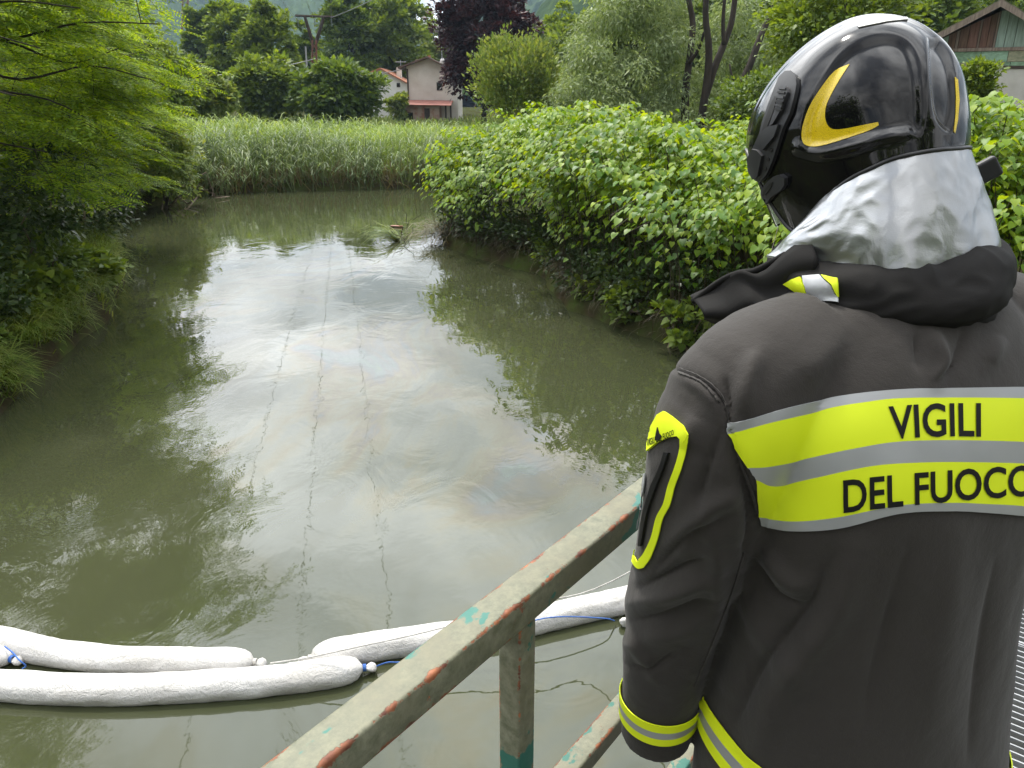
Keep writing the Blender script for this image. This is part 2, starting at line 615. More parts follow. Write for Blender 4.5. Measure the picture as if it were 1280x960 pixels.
def forest_mat(name, a, b, s):
    m, t, p, o = new_mat(name)
    n1 = noise_node(t, s, 5)
    n2 = noise_node(t, s * 0.12, 4)
    c = mixc(t, ramp(t, n1.outputs['Fac'], [(0.35, 0.0), (0.65, 1.0)]).outputs[0], a, b)
    c = mixc(t, ramp(t, n2.outputs['Fac'], [(0.4, 0.0), (0.7, 0.5)]).outputs[0], c, tuple(v * 1.5 for v in b))
    t.links.new(c, p.inputs['Base Color'])
    p.inputs['Roughness'].default_value = 0.9
    p.inputs['Specular IOR Level'].default_value = 0.0
    bump(t, p, n1.outputs['Fac'], 1.0, 3.0)
    return m


FOR1 = forest_mat('distant_forest', (0.010, 0.022, 0.010), (0.055, 0.085, 0.03), 0.05)
def z_far(x, y):
    a = x / y
    ridge = 250 + 50 * np.sin(a * 9 + 0.6) + 20 * np.sin(a * 23) - 150 * np.exp(-((a + 0.085) / 0.055) ** 2)
    return ridge * smooth(y, 620, 1500)
hill('mountain', 'hazy blue green forested mountain filling the skyline', -1500, 1300, 620, 600, 1750, 170, z_far, FOR1, 16, 22, 3)
def z_mid(x, y):
    a = x / y
    return (62 + 10 * np.sin(a * 14)) * smooth(y, 250, 520) * smooth(a, -0.06, 0.09)
hill('hill', 'dark green wooded hillside rising behind the willow and the shed', -120, 800, 300, 240, 600, 110, z_mid, FOR1, 7, 10, 5)

# ================================================================ materials for plants
BARK = plain('bark_brown', (0.07, 0.05, 0.035), (0.03, 0.022, 0.016), 5, 0.9, 0.6, bscale=14, bdist=0.02, stretch=(1, 1, 0.25))
BARK_DK = plain('bark_dark', (0.045, 0.035, 0.026), (0.018, 0.014, 0.010), 5, 0.9, 0.6, bscale=14, bdist=0.02, stretch=(1, 1, 0.25))
TWIG = plain('dead_twig', (0.22, 0.17, 0.12), (0.11, 0.08, 0.055), 9, 0.85)
L_LOCUST = leafmat('leaf_locust', [(0.09, 0.18, 0.012), (0.19, 0.32, 0.016), (0.32, 0.43, 0.022)], 0.55, (1.5, 1.3, 0.3))
L_KNOT = leafmat('leaf_knotweed', [(0.10, 0.21, 0.016), (0.19, 0.32, 0.022), (0.31, 0.42, 0.03)], 0.45, (1.5, 1.25, 0.35), rough=0.42)
L_MID = leafmat('leaf_mid_green', [(0.09, 0.15, 0.028), (0.14, 0.21, 0.036), (0.19, 0.26, 0.045)], 0.42)
L_DARK = leafmat('leaf_dark_green', [(0.065, 0.12, 0.025), (0.105, 0.17, 0.035), (0.15, 0.22, 0.045)], 0.4)
L_PALE = leafmat('leaf_pale_green', [(0.12, 0.19, 0.04), (0.20, 0.27, 0.065), (0.30, 0.34, 0.09)], 0.36, (1.4, 1.3, 0.5))
L_WILLOW = leafmat('leaf_willow', [(0.15, 0.21, 0.08), (0.24, 0.31, 0.14), (0.34, 0.40, 0.21)], 0.38, (1.3, 1.3, 0.7))
L_PURPLE = leafmat('leaf_purple', [(0.022, 0.009, 0.012), (0.04, 0.015, 0.018), (0.065, 0.024, 0.026)], 0.25, (1.6, 0.7, 0.5))
L_REED = leafmat('leaf_reed', [(0.14, 0.23, 0.04), (0.22, 0.32, 0.07), (0.30, 0.37, 0.14)], 0.42, (1.4, 1.3, 0.5))
L_REED_DRY = leafmat('leaf_reed_dry', [(0.13, 0.105, 0.055), (0.20, 0.16, 0.085), (0.12, 0.12, 0.05)], 0.2)
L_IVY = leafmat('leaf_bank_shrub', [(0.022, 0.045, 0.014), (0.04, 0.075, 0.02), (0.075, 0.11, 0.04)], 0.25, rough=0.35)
L_GRASS = leafmat('leaf_grass', [(0.08, 0.14, 0.02), (0.14, 0.21, 0.03), (0.22, 0.25, 0.07)], 0.35)


def gz(x, y):
    return float(ground_z([(x, y)])[0])


def base_at(px, Y):
    x = on_y(px, 150, Y).x
    return Vector((x, Y, gz(x, Y)))


# background trees: pixel centre, distance, half-width px, top px
def bg_tree(name, label, px, Y, halfw, top, bottom, mat, seed, leaf=0.5, nleaf=5000, ncl=55, ry=None, bark=BARK, **kw):
    b = base_at(px, Y)
    s = pix(np.array([b.x, b.y, b.z]))[2] / FOC
    rx = halfw * s
    zt = on_y(px, top, Y).z
    zb = max(on_y(px, bottom, Y).z, b.z + 0.2)
    rz = (zt - zb) / 2
    if leaf >= 0.22:
        kw.update(T=LEAFQ, TF=LEAFQF); nleaf = int(nleaf * 2.0); leaf *= 1.12
    return tree(name, label, b, zt - b.z, (rx, ry or rx, rz), leaf, nleaf, mat, bark, nclump=int(ncl * 1.3), seed=seed, **kw)


bg_tree('round_bush', 'olive green rounded bush in the reed meadow, partly behind the locust sprays', 335, 75, 38, 76, 150, L_MID, 11, 0.42, 6500, 70, group=None, cat='bush')
bg_tree('round_bush', 'dense dark round bush standing just before the white house', 424, 72, 46, 82, 152, L_DARK, 12, 0.40, 8500, 80, cat='bush')
bg_tree('round_bush', 'bright green low bush at the edge of the reed bed', 255, 62, 34, 90, 150, L_PALE, 13, 0.36, 5000, 50, cat='bush')
bg_tree('round_bush', 'small light green bush at the wall of the white house', 498, 96, 14, 118, 150, L_PALE, 14, 0.30, 1500, 22, cat='bush')
bg_tree('dark_tree', 'narrow dark tree rising behind the paler round crowns', 262, 125, 17, 8, 120, L_DARK, 15, 0.6, 3500, 40)
bg_tree('broadleaf_tree', 'broad rounded mid green tree next to the narrow dark tree', 303, 100, 32, 3, 130, L_MID, 16, 0.5, 6000, 60)
bg_tree('broadleaf_tree', 'domed green tree between the pylon and a broader tree', 345, 96, 32, 8, 130, L_MID, 17, 0.5, 6000, 60)
bg_tree('dark_tree', 'low dark tree right behind the rusty power pylon', 388, 130, 18, 30, 120, L_DARK, 18, 0.6, 3000, 36)
bg_tree('broadleaf_tree', 'tall green tree beside the pylon with a dark trunk', 444, 118, 34, -14, 120, L_DARK, 19, 0.55, 7000, 60, bark=BARK_DK)
bg_tree('broadleaf_tree', 'tall spreading green tree behind the roof of the white house', 497, 125, 42, -18, 115, L_MID, 20, 0.55, 7500, 70)
bg_tree('broadleaf_tree', 'light green tree peeping out behind the grey house', 548, 140, 26, 26, 120, L_PALE, 21, 0.6, 3000, 36)
bg_tree('copper_beech', 'dark purple leaved copper tree overhanging the grey house', 606, 84, 50, -28, 128, L_PURPLE, 22, 0.42, 12000, 110, bark=BARK_DK, upright=0.25)
bg_tree('pale_tree', 'yellowish green young tree with upright shoots behind the knotweed', 648, 48, 52, 54, 150, L_PALE, 23, 0.215, 15000, 190, upright=1.1, csize=0.62, flat=1.7)
bg_tree('broadleaf_tree', 'rounded green tree between the purple tree and the willow', 690, 105, 38, 14, 120, L_MID, 24, 0.5, 6000, 60)
bg_tree('broadleaf_tree', 'green tree crown touching the willow foliage', 730, 98, 32, 20, 130, L_MID, 25, 0.5, 5000, 50)
bg_tree('broadleaf_tree', 'low light green tree at the foot of the willow', 722, 60, 26, 80, 150, L_PALE, 26, 0.28, 4000, 45)
bg_tree('leafy_tree', 'leafy green tree whose branches reach over the helmet', 1035, 23, 72, -60, 120, L_MID, 27, 0.17, 12000, 120, bark=BARK_DK, csize=0.75)
bg_tree('dark_shrub', 'dark green shrub behind the knotweed under the leafy tree', 955, 27, 48, 95, 165, L_DARK, 28, 0.15, 7000, 70, cat='shrub')
bg_tree('leafy_shrub', 'green shrub growing up the boards of the wooden shed', 1212, 24.5, 16, 80, 150, L_MID, 29, 0.15, 3500, 45, cat='shrub', csize=0.35)
for k, (px, Y, hw, tp, bt, lab, mt_) in enumerate([(1075, 29, 60, 90, 170, 'dense green shrub row end under the leafy tree crown', L_DARK), (1010, 31, 55, 85, 170, 'shadowy shrub between the leafy tree and the willow', L_DARK), (900, 40, 60, 100, 165, 'pale scrub behind the willow stems', L_MID), (1150, 30, 50, 85, 170, 'bushy green shrub at the corner of the wooden shed', L_MID), (1310, 22.5, 36, 146, 180, 'green shrub in front of the concrete terrace', L_MID)]):
    bg_tree('dense_shrub', lab, px, Y, hw, tp, bt, mt_, 400 + k, 0.16, 6000, 70, cat='shrub', csize=0.55)
for k, (px, Y, hw, tp, lab) in enumerate([(1130, 62, 60, -20, 'green tree behind the ridge of the wooden shed roof'), (1200, 70, 60, -25, 'broad tree on the slope above the shed roof'), (1290, 66, 70, -60, 'tall tree beyond the teal gable of the shed'),
                                          (985, 55, 60, -40, 'green tree seen through the thin willow stems'), (900, 60, 60, -30, 'tree standing far behind the willow trunks'), (790, 70, 55, -20, 'mid green tree hidden behind the willow crown')]):
    bg_tree('broadleaf_tree', lab, px, Y, hw, tp, 140, L_MID if k % 2 else L_DARK, 60 + k, 0.4, 6000, 70)

# trees on the banks behind the bridge (they show in the helmet and the flap)
for k, (x_, y_, h_, r_, lab) in enumerate([(-11, -7, 9, 4.2, 'tall tree on the bank behind the bridge, beside the road end'), (4, -19, 10, 5.0, 'broad tree on the river bank downstream of the bridge'), (14.5, -9, 9, 4.4, 'dense tree at the bridge head behind the walkway'), (-4, -24, 10, 5.0, 'old tree downstream on the far bank of the bridge')]):
    tree('riverside_tree', lab, (x_, y_, gz(x_, y_)), h_, (r_, r_, h_ * 0.42), 0.42, 7000, L_MID if k % 2 else L_DARK, BARK, nclump=80, seed=500 + k, T=LEAFQ, TF=LEAFQF)

# willow: several dark leaning stems, fine hanging grey green foliage
wb = base_at(885, 33)
wroot = empty('willow_tree', wb, 'silvery green willow with several dark leaning stems', 'tree')
wm = MB()
def wst(pxs, Y, r0, r1):
    P = [on_y(a, b_, Y + dy) for a, b_, dy in pxs]
    wm.tube(spline([tuple(q) for q in P], 14), np.linspace(r0, r1, 14), 8)
wst([(856, 165, 0), (857, 115, 0), (861, 80, 0.2), (866, 35, 0.4), (862, 5, 0.5), (850, -40, .8)], 33.0, 0.17, 0.09)
wst([(861, 80, 0), (874, 60, -.1), (880, 40, -.3)], 33.0, 0.08, 0.04)
wst([(874, 165, 0), (884, 100, 0), (886, 60, -.2), (882, 20, -.3), (884, -30, -.4)], 32.5, 0.17, 0.10)
wst([(880, 125, 0), (893, 85, 0), (905, 55, .2), (915, 25, .3), (921, -25, .4)], 32.6, 0.16, 0.10)
wst([(905, 55, 0), (904, 25, 0), (908, -30, 0)], 32.7, 0.09, 0.06)
wst([(925, 160, 0), (923, 118, 0), (938, 80, .2), (951, 45, .4), (966, 12, .6), (980, -30, .6)], 33.2, 0.17, 0.10)
wst([(960, 26, 0), (975, 12, 0), (1000, -8, 0)], 33.8, 0.07, 0.04)
wst([(923, 118, 0), (915, 95, 0), (912, 80, .2)], 33.2, 0.06, 0.03)
wm.build('trunk', BARK_DK, wroot, smooth=True)
g = np.random.default_rng(77)
CC = []
for px, py, Y in [(745, 60, 34), (760, 20, 34), (790, 80, 33.5), (770, 110, 33), (800, 30, 34), (830, 55, 34), (830, 110, 33.5), (740, 110, 34.5), (800, 135, 33), (850, 20, 35), (870, 100, 36), (905, 60, 36.5), (930, 20, 36), (960, 70, 36.5), (960, 115, 36), (905, 130, 36), (990, 40, 36), (850, 140, 34), (765, 140, 32.5), (720, 140, 33.5), (780, -20, 34), (830, -20, 35)]:
    for _ in range(9):
        q = on_y(px + g.normal() * 16, py + g.normal() * 16, Y + g.normal() * 0.9)
        CC.append(tuple(q))
CC = np.array(CC)
n = 46000
ix = g.integers(0, len(CC), n)
dl = rand_dirs(n, g)
P = CC[ix] + dl * (0.75 * g.random(n) ** 0.5)[:, None] * np.array([1, 1, 0.8])
tip = unit(dl * 0.5 + g.normal(size=(n, 3)) * 0.45 + np.array([0, 0, -0.55]))
nrm = unit(np.array([0, -0.3, 0.8]) + g.normal(size=(n, 3)) * 0.6)
s = 0.20 * (0.6 + 0.8 * g.random(n))
V, F = place(LEAF2, LEAF2F, P, frames(tip, nrm), np.stack([s * 0.55, s, s], 1))
link('crown', mesh_np('crown', V, F), L_WILLOW, wroot)

# ---------------------------------------------------------------- reed bed on the far bank
def reeds(n, xlo, xhi, ylo, yhi, hgt, seed, dry=0.0):
    g = np.random.default_rng(seed)
    P = np.stack([g.uniform(xlo, xhi, n * 2), ylo + (yhi - ylo) * g.random(n * 2) ** 1.6], 1)
    d = poly_sd(P, RIVER)
    P = P[(d > -0.15)]
    return P[:n]


g = np.random.default_rng(5)
P = reeds(16000, -26, 6, 34, 66, 2.0, 5)
d = poly_sd(P, RIVER)
z = ground_z(P)
nst = len(P)
hh = (1.75 + 0.5 * g.random(nst)) * (1 + 0.24 * fnoise(P, 0.3, 9) + 0.17 * fnoise(P, 1.1, 4)) * (0.55 + 0.45 * smooth(d, -0.1, 1.6)) * (1 - 0.62 * smooth(P[:, 1], 42, 62))
lean = np.stack([g.normal(size=nst) * 0.16 + 0.18 * fnoise(P, 0.7, 6), -0.30 * np.exp(-np.maximum(d, 0) / 0.9) + g.normal(size=nst) * 0.12, np.ones(nst)], 1)
base3 = np.column_stack([P, z - 0.05])
# stem blades
V1, F1 = place(BLADE, BLADEF, base3, frames(lean, np.stack([np.zeros(nst), -np.ones(nst), 0.2 * np.ones(nst)], 1) + g.normal(size=(nst, 3)) * 0.3), np.stack([0.035 * np.ones(nst), hh, hh * 0.8], 1))
# hanging leaves
k = 3
ix = np.repeat(np.arange(nst), k)
tt = 0.4 + 0.55 * g.random(len(ix))
pos = base3[ix] + unit(lean)[ix] * (hh[ix] * tt)[:, None]
az = g.uniform(0, 2 * math.pi, len(ix))
tip = np.stack([np.cos(az), np.sin(az), 0.75 + 0.5 * g.random(len(ix))], 1)
ll = 0.38 + 0.35 * g.random(len(ix))
V2, F2 = place(BLADE, BLADEF, pos, frames(tip, np.stack([0 * az, 0 * az, np.ones(len(az))], 1)), np.stack([0.045 * np.ones(len(ix)), ll, ll * 2.0], 1))
L_REED_F = leafmat('leaf_reed_grey', [(0.10, 0.16, 0.06), (0.19, 0.25, 0.13), (0.29, 0.34, 0.22)], 0.35, (1.3, 1.3, 0.7))
fm = d < 1.7 + 0.9 * fnoise(P, 0.8, 2)
nb_, nf_ = len(BLADE), len(BLADEF)
for nm, lab, msk, mt_ in (('reed_bed', 'yellow green reed bed filling the meadow beyond the far bank', ~fm, L_REED), ('waterside_reeds', 'grey green reeds bending over the far water edge', fm, L_REED_F)):
    VV, FF, o_ = [], [], 0
    for V_, mk_ in ((V1, msk), (V2, msk[ix])):
        W = V_.reshape(-1, nb_, 3)[mk_].reshape(-1, 3)
        VV.append(W); FF.append((BLADEF[None] + (np.arange(int(mk_.sum())) * nb_)[:, None, None]).reshape(-1, 3) + o_); o_ += len(W)
    props(link(nm, mesh_np(nm, np.vstack(VV), np.vstack(FF)), mt_), lab, 'reeds', kind='stuff')
# dry stems at the water line
P = reeds(5200, -26, 6, 34, 41, 1, 8)
d = poly_sd(P, RIVER)
P = P[d < 1.1]; d = d[d < 1.1]
n = len(P)
tip = np.stack([g.normal(size=n) * 0.5, -0.35 + g.normal(size=n) * 0.35, 0.55 + 0.5 * g.random(n)], 1)
h = 0.5 + 0.7 * g.random(n)
V, F = place(BLADE, BLADEF, np.column_stack([P, ground_z(P) - 0.02]), frames(tip, np.array([[0, -1, 0.3]]) + g.normal(size=(n, 3)) * 0.3), np.stack([0.04 * np.ones(n), h, h], 1))
props(link('dry_reeds', mesh_np('dry_reeds', V, F), L_REED_DRY), 'dead brown reed stalks along the water line of the far bank', 'reeds', kind='stuff')
# meadow grass behind the reeds
n = 9000
P = np.stack([g.uniform(-45, 14, n), g.uniform(58, 110, n)], 1)
h = 0.35 + 0.5 * g.random(n)
V, F = place(BLADE, BLADEF, np.column_stack([P, ground_z(P) - 0.02]), frames(np.array([[0, 0, 1.0]]) + g.normal(size=(n, 3)) * 0.25, np.array([[0, -1, 0.2]]) + g.normal(size=(n, 3)) * 0.3), np.stack([0.12 * np.ones(n), h, h], 1))
props(link('meadow_grass', mesh_np('meadow_grass', V, F), L_GRASS), 'rough green meadow grass before the two houses', 'grass', kind='stuff')

# ================================================================ locust trees on the left bank
_lf = []
_ff = []
for i in range(6):                       # pinnate leaf: six pairs and a terminal leaflet, quads
    y = 0.12 + i * 0.14
    for s_ in (-1, 1):
        b = len(_lf)
        _lf += [(0.0, y, 0), (s_ * 0.09, y - 0.035, 0.012), (s_ * 0.21, y + 0.01, -0.012), (s_ * 0.09, y + 0.055, 0.012)]
        _ff.append((b, b + 1, b + 2, b + 3) if s_ > 0 else (b, b + 3, b + 2, b + 1))
b = len(_lf)
_lf += [(0, 0.92, 0), (0.05, 1.0, 0), (0, 1.12, -0.03), (-0.05, 1.0, 0)]
_ff.append((b, b + 1, b + 2, b + 3))
PINN = np.array(_lf, float); PINNF = np.array(_ff)
PINN[:, 2] -= 0.18 * PINN[:, 1] ** 2


def locust(label, base, height, centre, radii, nspray, seed, limb_targets, leaf=0.35, shellmin=0.35, keep=None):
    g = np.random.default_rng(seed)
    root = empty('locust_tree', base, label, 'tree')
    bm_ = MB()
    base = np.array(base)
    top = np.array([centre[0] - 0.4, centre[1], centre[2] + radii[2] * 0.5])
    tp = branch_pts(base - np.array([0, 0, 0.3]), top, wob=0.3, n=8, g=g)
    bm_.tube(tp, np.linspace(height * 0.022, height * 0.006, 8), 10)
    limb_pts = []
    for tgt in limb_targets:
        s = tp[g.integers(3, 6)]
        bp = spline(branch_pts(s, tgt, sag=-0.06, wob=0.22, n=6, g=g), 22)
        bm_.tube(bp, np.linspace(0.042, 0.008, 22), 6)
        limb_pts.append(bp)
    LP = np.vstack(limb_pts)
    LV, LF = [], []
    P_all, T_all, N_all, S_all = [], [], [], []
    cnt = 0
    CL = []
    while len(CL) < nspray // 10:
        u = unit(g.normal(size=3))
        q = np.array(centre) + u * (shellmin + (1 - shellmin) * g.random()) ** 0.5 * np.array(radii) * (0.9 + 0.22 * g.random())
        if q[2] < centre[2] - radii[2] * 0.95 or (keep is not None and not keep(q)): continue
        CL.append(q)
    CL = np.array(CL)
    while cnt < nspray:
        q = CL[g.integers(0, len(CL))] + g.normal(size=3) * np.array([0.42, 0.42, 0.13])
        if keep is not None and not keep(q): continue
        cnt += 1
        outd = q - (np.array([base[0], base[1], q[2]]))
        outd = unit(outd + g.normal(size=3) * np.array([1.4, 1.4, 0.3]) + np.array([0, 0, -0.25 * np.linalg.norm(outd)]) * 0.5)
        L = 0.7 + 0.7 * g.random()
        st = q - outd * L * 0.5
        tw = branch_pts(st, st + outd * L - np.array([0, 0, 0.12 * L]), sag=-0.05, wob=0.3, n=5, g=g)
        if g.random() < 0.12:
            j = np.argmin(((LP - st) ** 2).sum(1))
            if np.linalg.norm(LP[j] - st) < 0.8:
                bm_.tube(spline(branch_pts(LP[j], st, sag=-0.05, wob=0.2, n=4, g=g), 8), np.linspace(0.009, 0.004, 8), 4, cap=False)
        bm_.tube(tw, np.linspace(0.005, 0.002, 5), 4, cap=False)
        nl = int(7 + 9 * g.random())
        tt = np.linspace(0.05, 1, nl)
        pp = np.stack([np.interp(tt, np.linspace(0, 1, 5), tw[:, j]) for j in range(3)], 1)
        side = unit(np.cross(outd, [0, 0, 1.0]))
        sg = np.where(np.arange(nl) % 2 == 0, 1, -1)[:, None]
        td = unit(outd * (0.55 + 0.3 * tt[:, None]) + side * sg * 0.9 + g.normal(size=(nl, 3)) * 0.22 + np.array([0, 0, -0.12]))
        td[-1] = outd
        nn = unit(np.array([0, 0, 1.0]) + g.normal(size=(nl, 3)) * 0.28)
        P_all.append(pp); T_all.append(td); N_all.append(nn); S_all.append(leaf * (0.65 + 0.6 * g.random(nl)))
    P_ = np.vstack(P_all); T_ = np.vstack(T_all); N_ = np.vstack(N_all); S_ = np.concatenate(S_all)
    V, F = place(PINN, PINNF, P_, frames(T_, N_), S_)
    link('crown', mesh_np('crown', V, F), L_LOCUST, root)
    bm_.build('trunk', BARK_DK, root, smooth=True)
    return root


locust('large locust tree with feathery leaf sprays arching over the near bank', (-11.2, 12.2, gz(-11.2, 12.2)), 9, (-10.4, 13.0, 5.0), (4.5, 4.2, 3.0), 1300, 31,
       [on_y(150, 60, 13.5), on_y(200, 30, 13), on_y(190, 100, 14), on_y(130, 160, 13), on_y(60, 190, 12), on_y(50, 60, 11), on_y(20, 120, 10.5), on_y(100, 10, 12), on_y(160, 180, 14.5)],
       keep=lambda q: q[2] > 2.2 + 0.55 * max(0, -7.2 - q[0]) * 0.6)
locust('locust tree with bright sprays drooping to the water, beyond the large one', (-13.4, 19.5, gz(-13.4, 19.5)), 7.5, (-12.5, 20.0, 4.2), (3.4, 3.2, 3.0), 760, 32,
       [on_y(215, 110, 20), on_y(225, 170, 20), on_y(200, 60, 20), on_y(170, 200, 19), on_y(190, 140, 19)], keep=lambda q: q[2] > 1.3 + 0.5 * max(0, q[0] + 10.5))
locust('small locust tree leaning over the drift branches at the bend', (-16.2, 27.8, gz(-16.2, 27.8)), 6.0, (-15.3, 27.8, 2.9), (2.8, 2.6, 2.3), 480, 33,
       [on_y(215, 180, 27), on_y(225, 210, 27), on_y(190, 160, 27), on_y(200, 225, 26.5)], leaf=0.34, keep=lambda q: q[2] > 0.7)
bg_tree('round_bush', 'yellow green bush leaning over the water at the river bend', 196, 30, 34, 150, 250, L_PALE, 35, 0.16, 6000, 60, cat='bush', csize=0.5)
bg_tree('broadleaf_tree', 'green tree standing behind the locust sprays at the meadow edge', 190, 55, 52, 40, 150, L_MID, 36, 0.3, 6000, 60)
bg_tree('broadleaf_tree', 'tall dark tree on the bank behind the large locust', 60, 30, 120, -60, 190, L_DARK, 37, 0.24, 9000, 110)

# undergrowth shrubs on the left bank
def shrub(label, x, y, z, r, n, leaf, mat, seed, rz=None, name='bank_shrub', T=LEAF2, TF=LEAF2F, ncl=40):
    root = empty(name, (x, y, gz(x, y)), label, 'shrub')
    V, F, C = clump_crown((x, y, z), (r, r, rz or r * 0.8), ncl, n, r * 0.33, leaf, seed=seed, shell=0.5, T=T, TF=TF)
    link('foliage', mesh_np('foliage', V, F), mat, root)
    b = MB(); g = np.random.default_rng(seed)
    for i in g.choice(len(C), 9, replace=False):
        b.tube(branch_pts((x + g.normal() * 0.15, y + g.normal() * 0.15, gz(x, y) - 0.1), C[i], wob=0.4, n=5, g=g), np.linspace(0.03, 0.008, 5), 5)
    b.build('stems', TWIG, root)['kind'] = 'stuff'
    return root

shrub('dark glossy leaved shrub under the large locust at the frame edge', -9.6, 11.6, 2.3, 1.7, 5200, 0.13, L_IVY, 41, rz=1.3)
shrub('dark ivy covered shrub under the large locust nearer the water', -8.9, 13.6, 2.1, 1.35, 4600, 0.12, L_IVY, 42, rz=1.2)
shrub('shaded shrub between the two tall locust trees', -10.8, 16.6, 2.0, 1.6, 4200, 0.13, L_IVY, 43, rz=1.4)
shrub('leafy dark shrub hanging over the grass at the bank edge', -8.75, 13.9, 1.0, 0.95, 2600, 0.13, L_DARK, 44, rz=0.6)
shrub('low tangled shrub on the slope of the near bank', -8.6, 11.5, 1.15, 1.0, 2600, 0.12, L_IVY, 45, rz=0.6)
shrub('low leafy weed clump on the near bank by the mud edge', -8.1, 10.4, 0.85, 0.7, 1500, 0.12, L_DARK, 46, rz=0.4)
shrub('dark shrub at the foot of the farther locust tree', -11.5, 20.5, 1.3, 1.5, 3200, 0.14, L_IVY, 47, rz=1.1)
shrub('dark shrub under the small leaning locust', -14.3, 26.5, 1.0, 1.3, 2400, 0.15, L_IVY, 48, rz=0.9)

shrub('fresh green leafy plant leaning out over the near bank grass', -8.35, 12.9, 0.75, 0.75, 1500, 0.15, L_MID, 141, rz=0.5, T=HEART, TF=HEARTF)
shrub('pale leaved bramble tangle on the slope of the near bank', -9.0, 12.4, 1.35, 0.9, 1600, 0.13, L_PALE, 142, rz=0.5)
shrub('broad leaved plant at the water edge past the bank grass', -8.9, 15.4, 0.6, 0.8, 1500, 0.15, L_MID, 143, rz=0.45, T=HEART, TF=HEARTF)
shrub('yellowish low weeds on the muddy bank edge', -7.75, 9.9, 0.55, 0.5, 800, 0.12, L_PALE, 144, rz=0.3)
# grass hanging over the left bank edge
g = np.random.default_rng(51)
n = 15000
lb = np.array(LEFT_BANK[2:13])
seg = g.integers(0, len(lb) - 1, n); u = g.random(n)[:, None]
P = lb[seg] * (1 - u) + lb[seg + 1] * u + np.stack([0.02 - 1.5 * g.random(n) ** 1.3, g.normal(size=n) * 0.2], 1)
tuft = fnoise(P, 2.2, 4) > -0.35
P = P[tuft]; n = len(P)
tip = np.stack([0.65 + g.normal(size=n) * 0.35, -0.25 + g.normal(size=n) * 0.35, 0.75 + 0.35 * g.random(n)], 1)
h = 0.25 + 0.38 * g.random(n)
V, F = place(BLADE, BLADEF, np.column_stack([P, ground_z(P) - 0.02]), frames(tip, np.array([[0.2, 0, 1.0]])), np.stack([0.018 * np.ones(n), h, h * 2.0], 1))
props(link('bank_grass', mesh_np('bank_grass', V, F), L_GRASS), 'long grass hanging over the near bank edge into the water', 'grass', kind='stuff')

# ================================================================ knotweed thickets on the right bank
KB = np.array([q for q in RIGHT_BANK[2:12]])        # bank line from the far tip towards the bridge
g = np.random.default_rng(61)
_sl = np.concatenate([[0], np.cumsum(np.linalg.norm(np.diff(KB, axis=0), axis=1))])


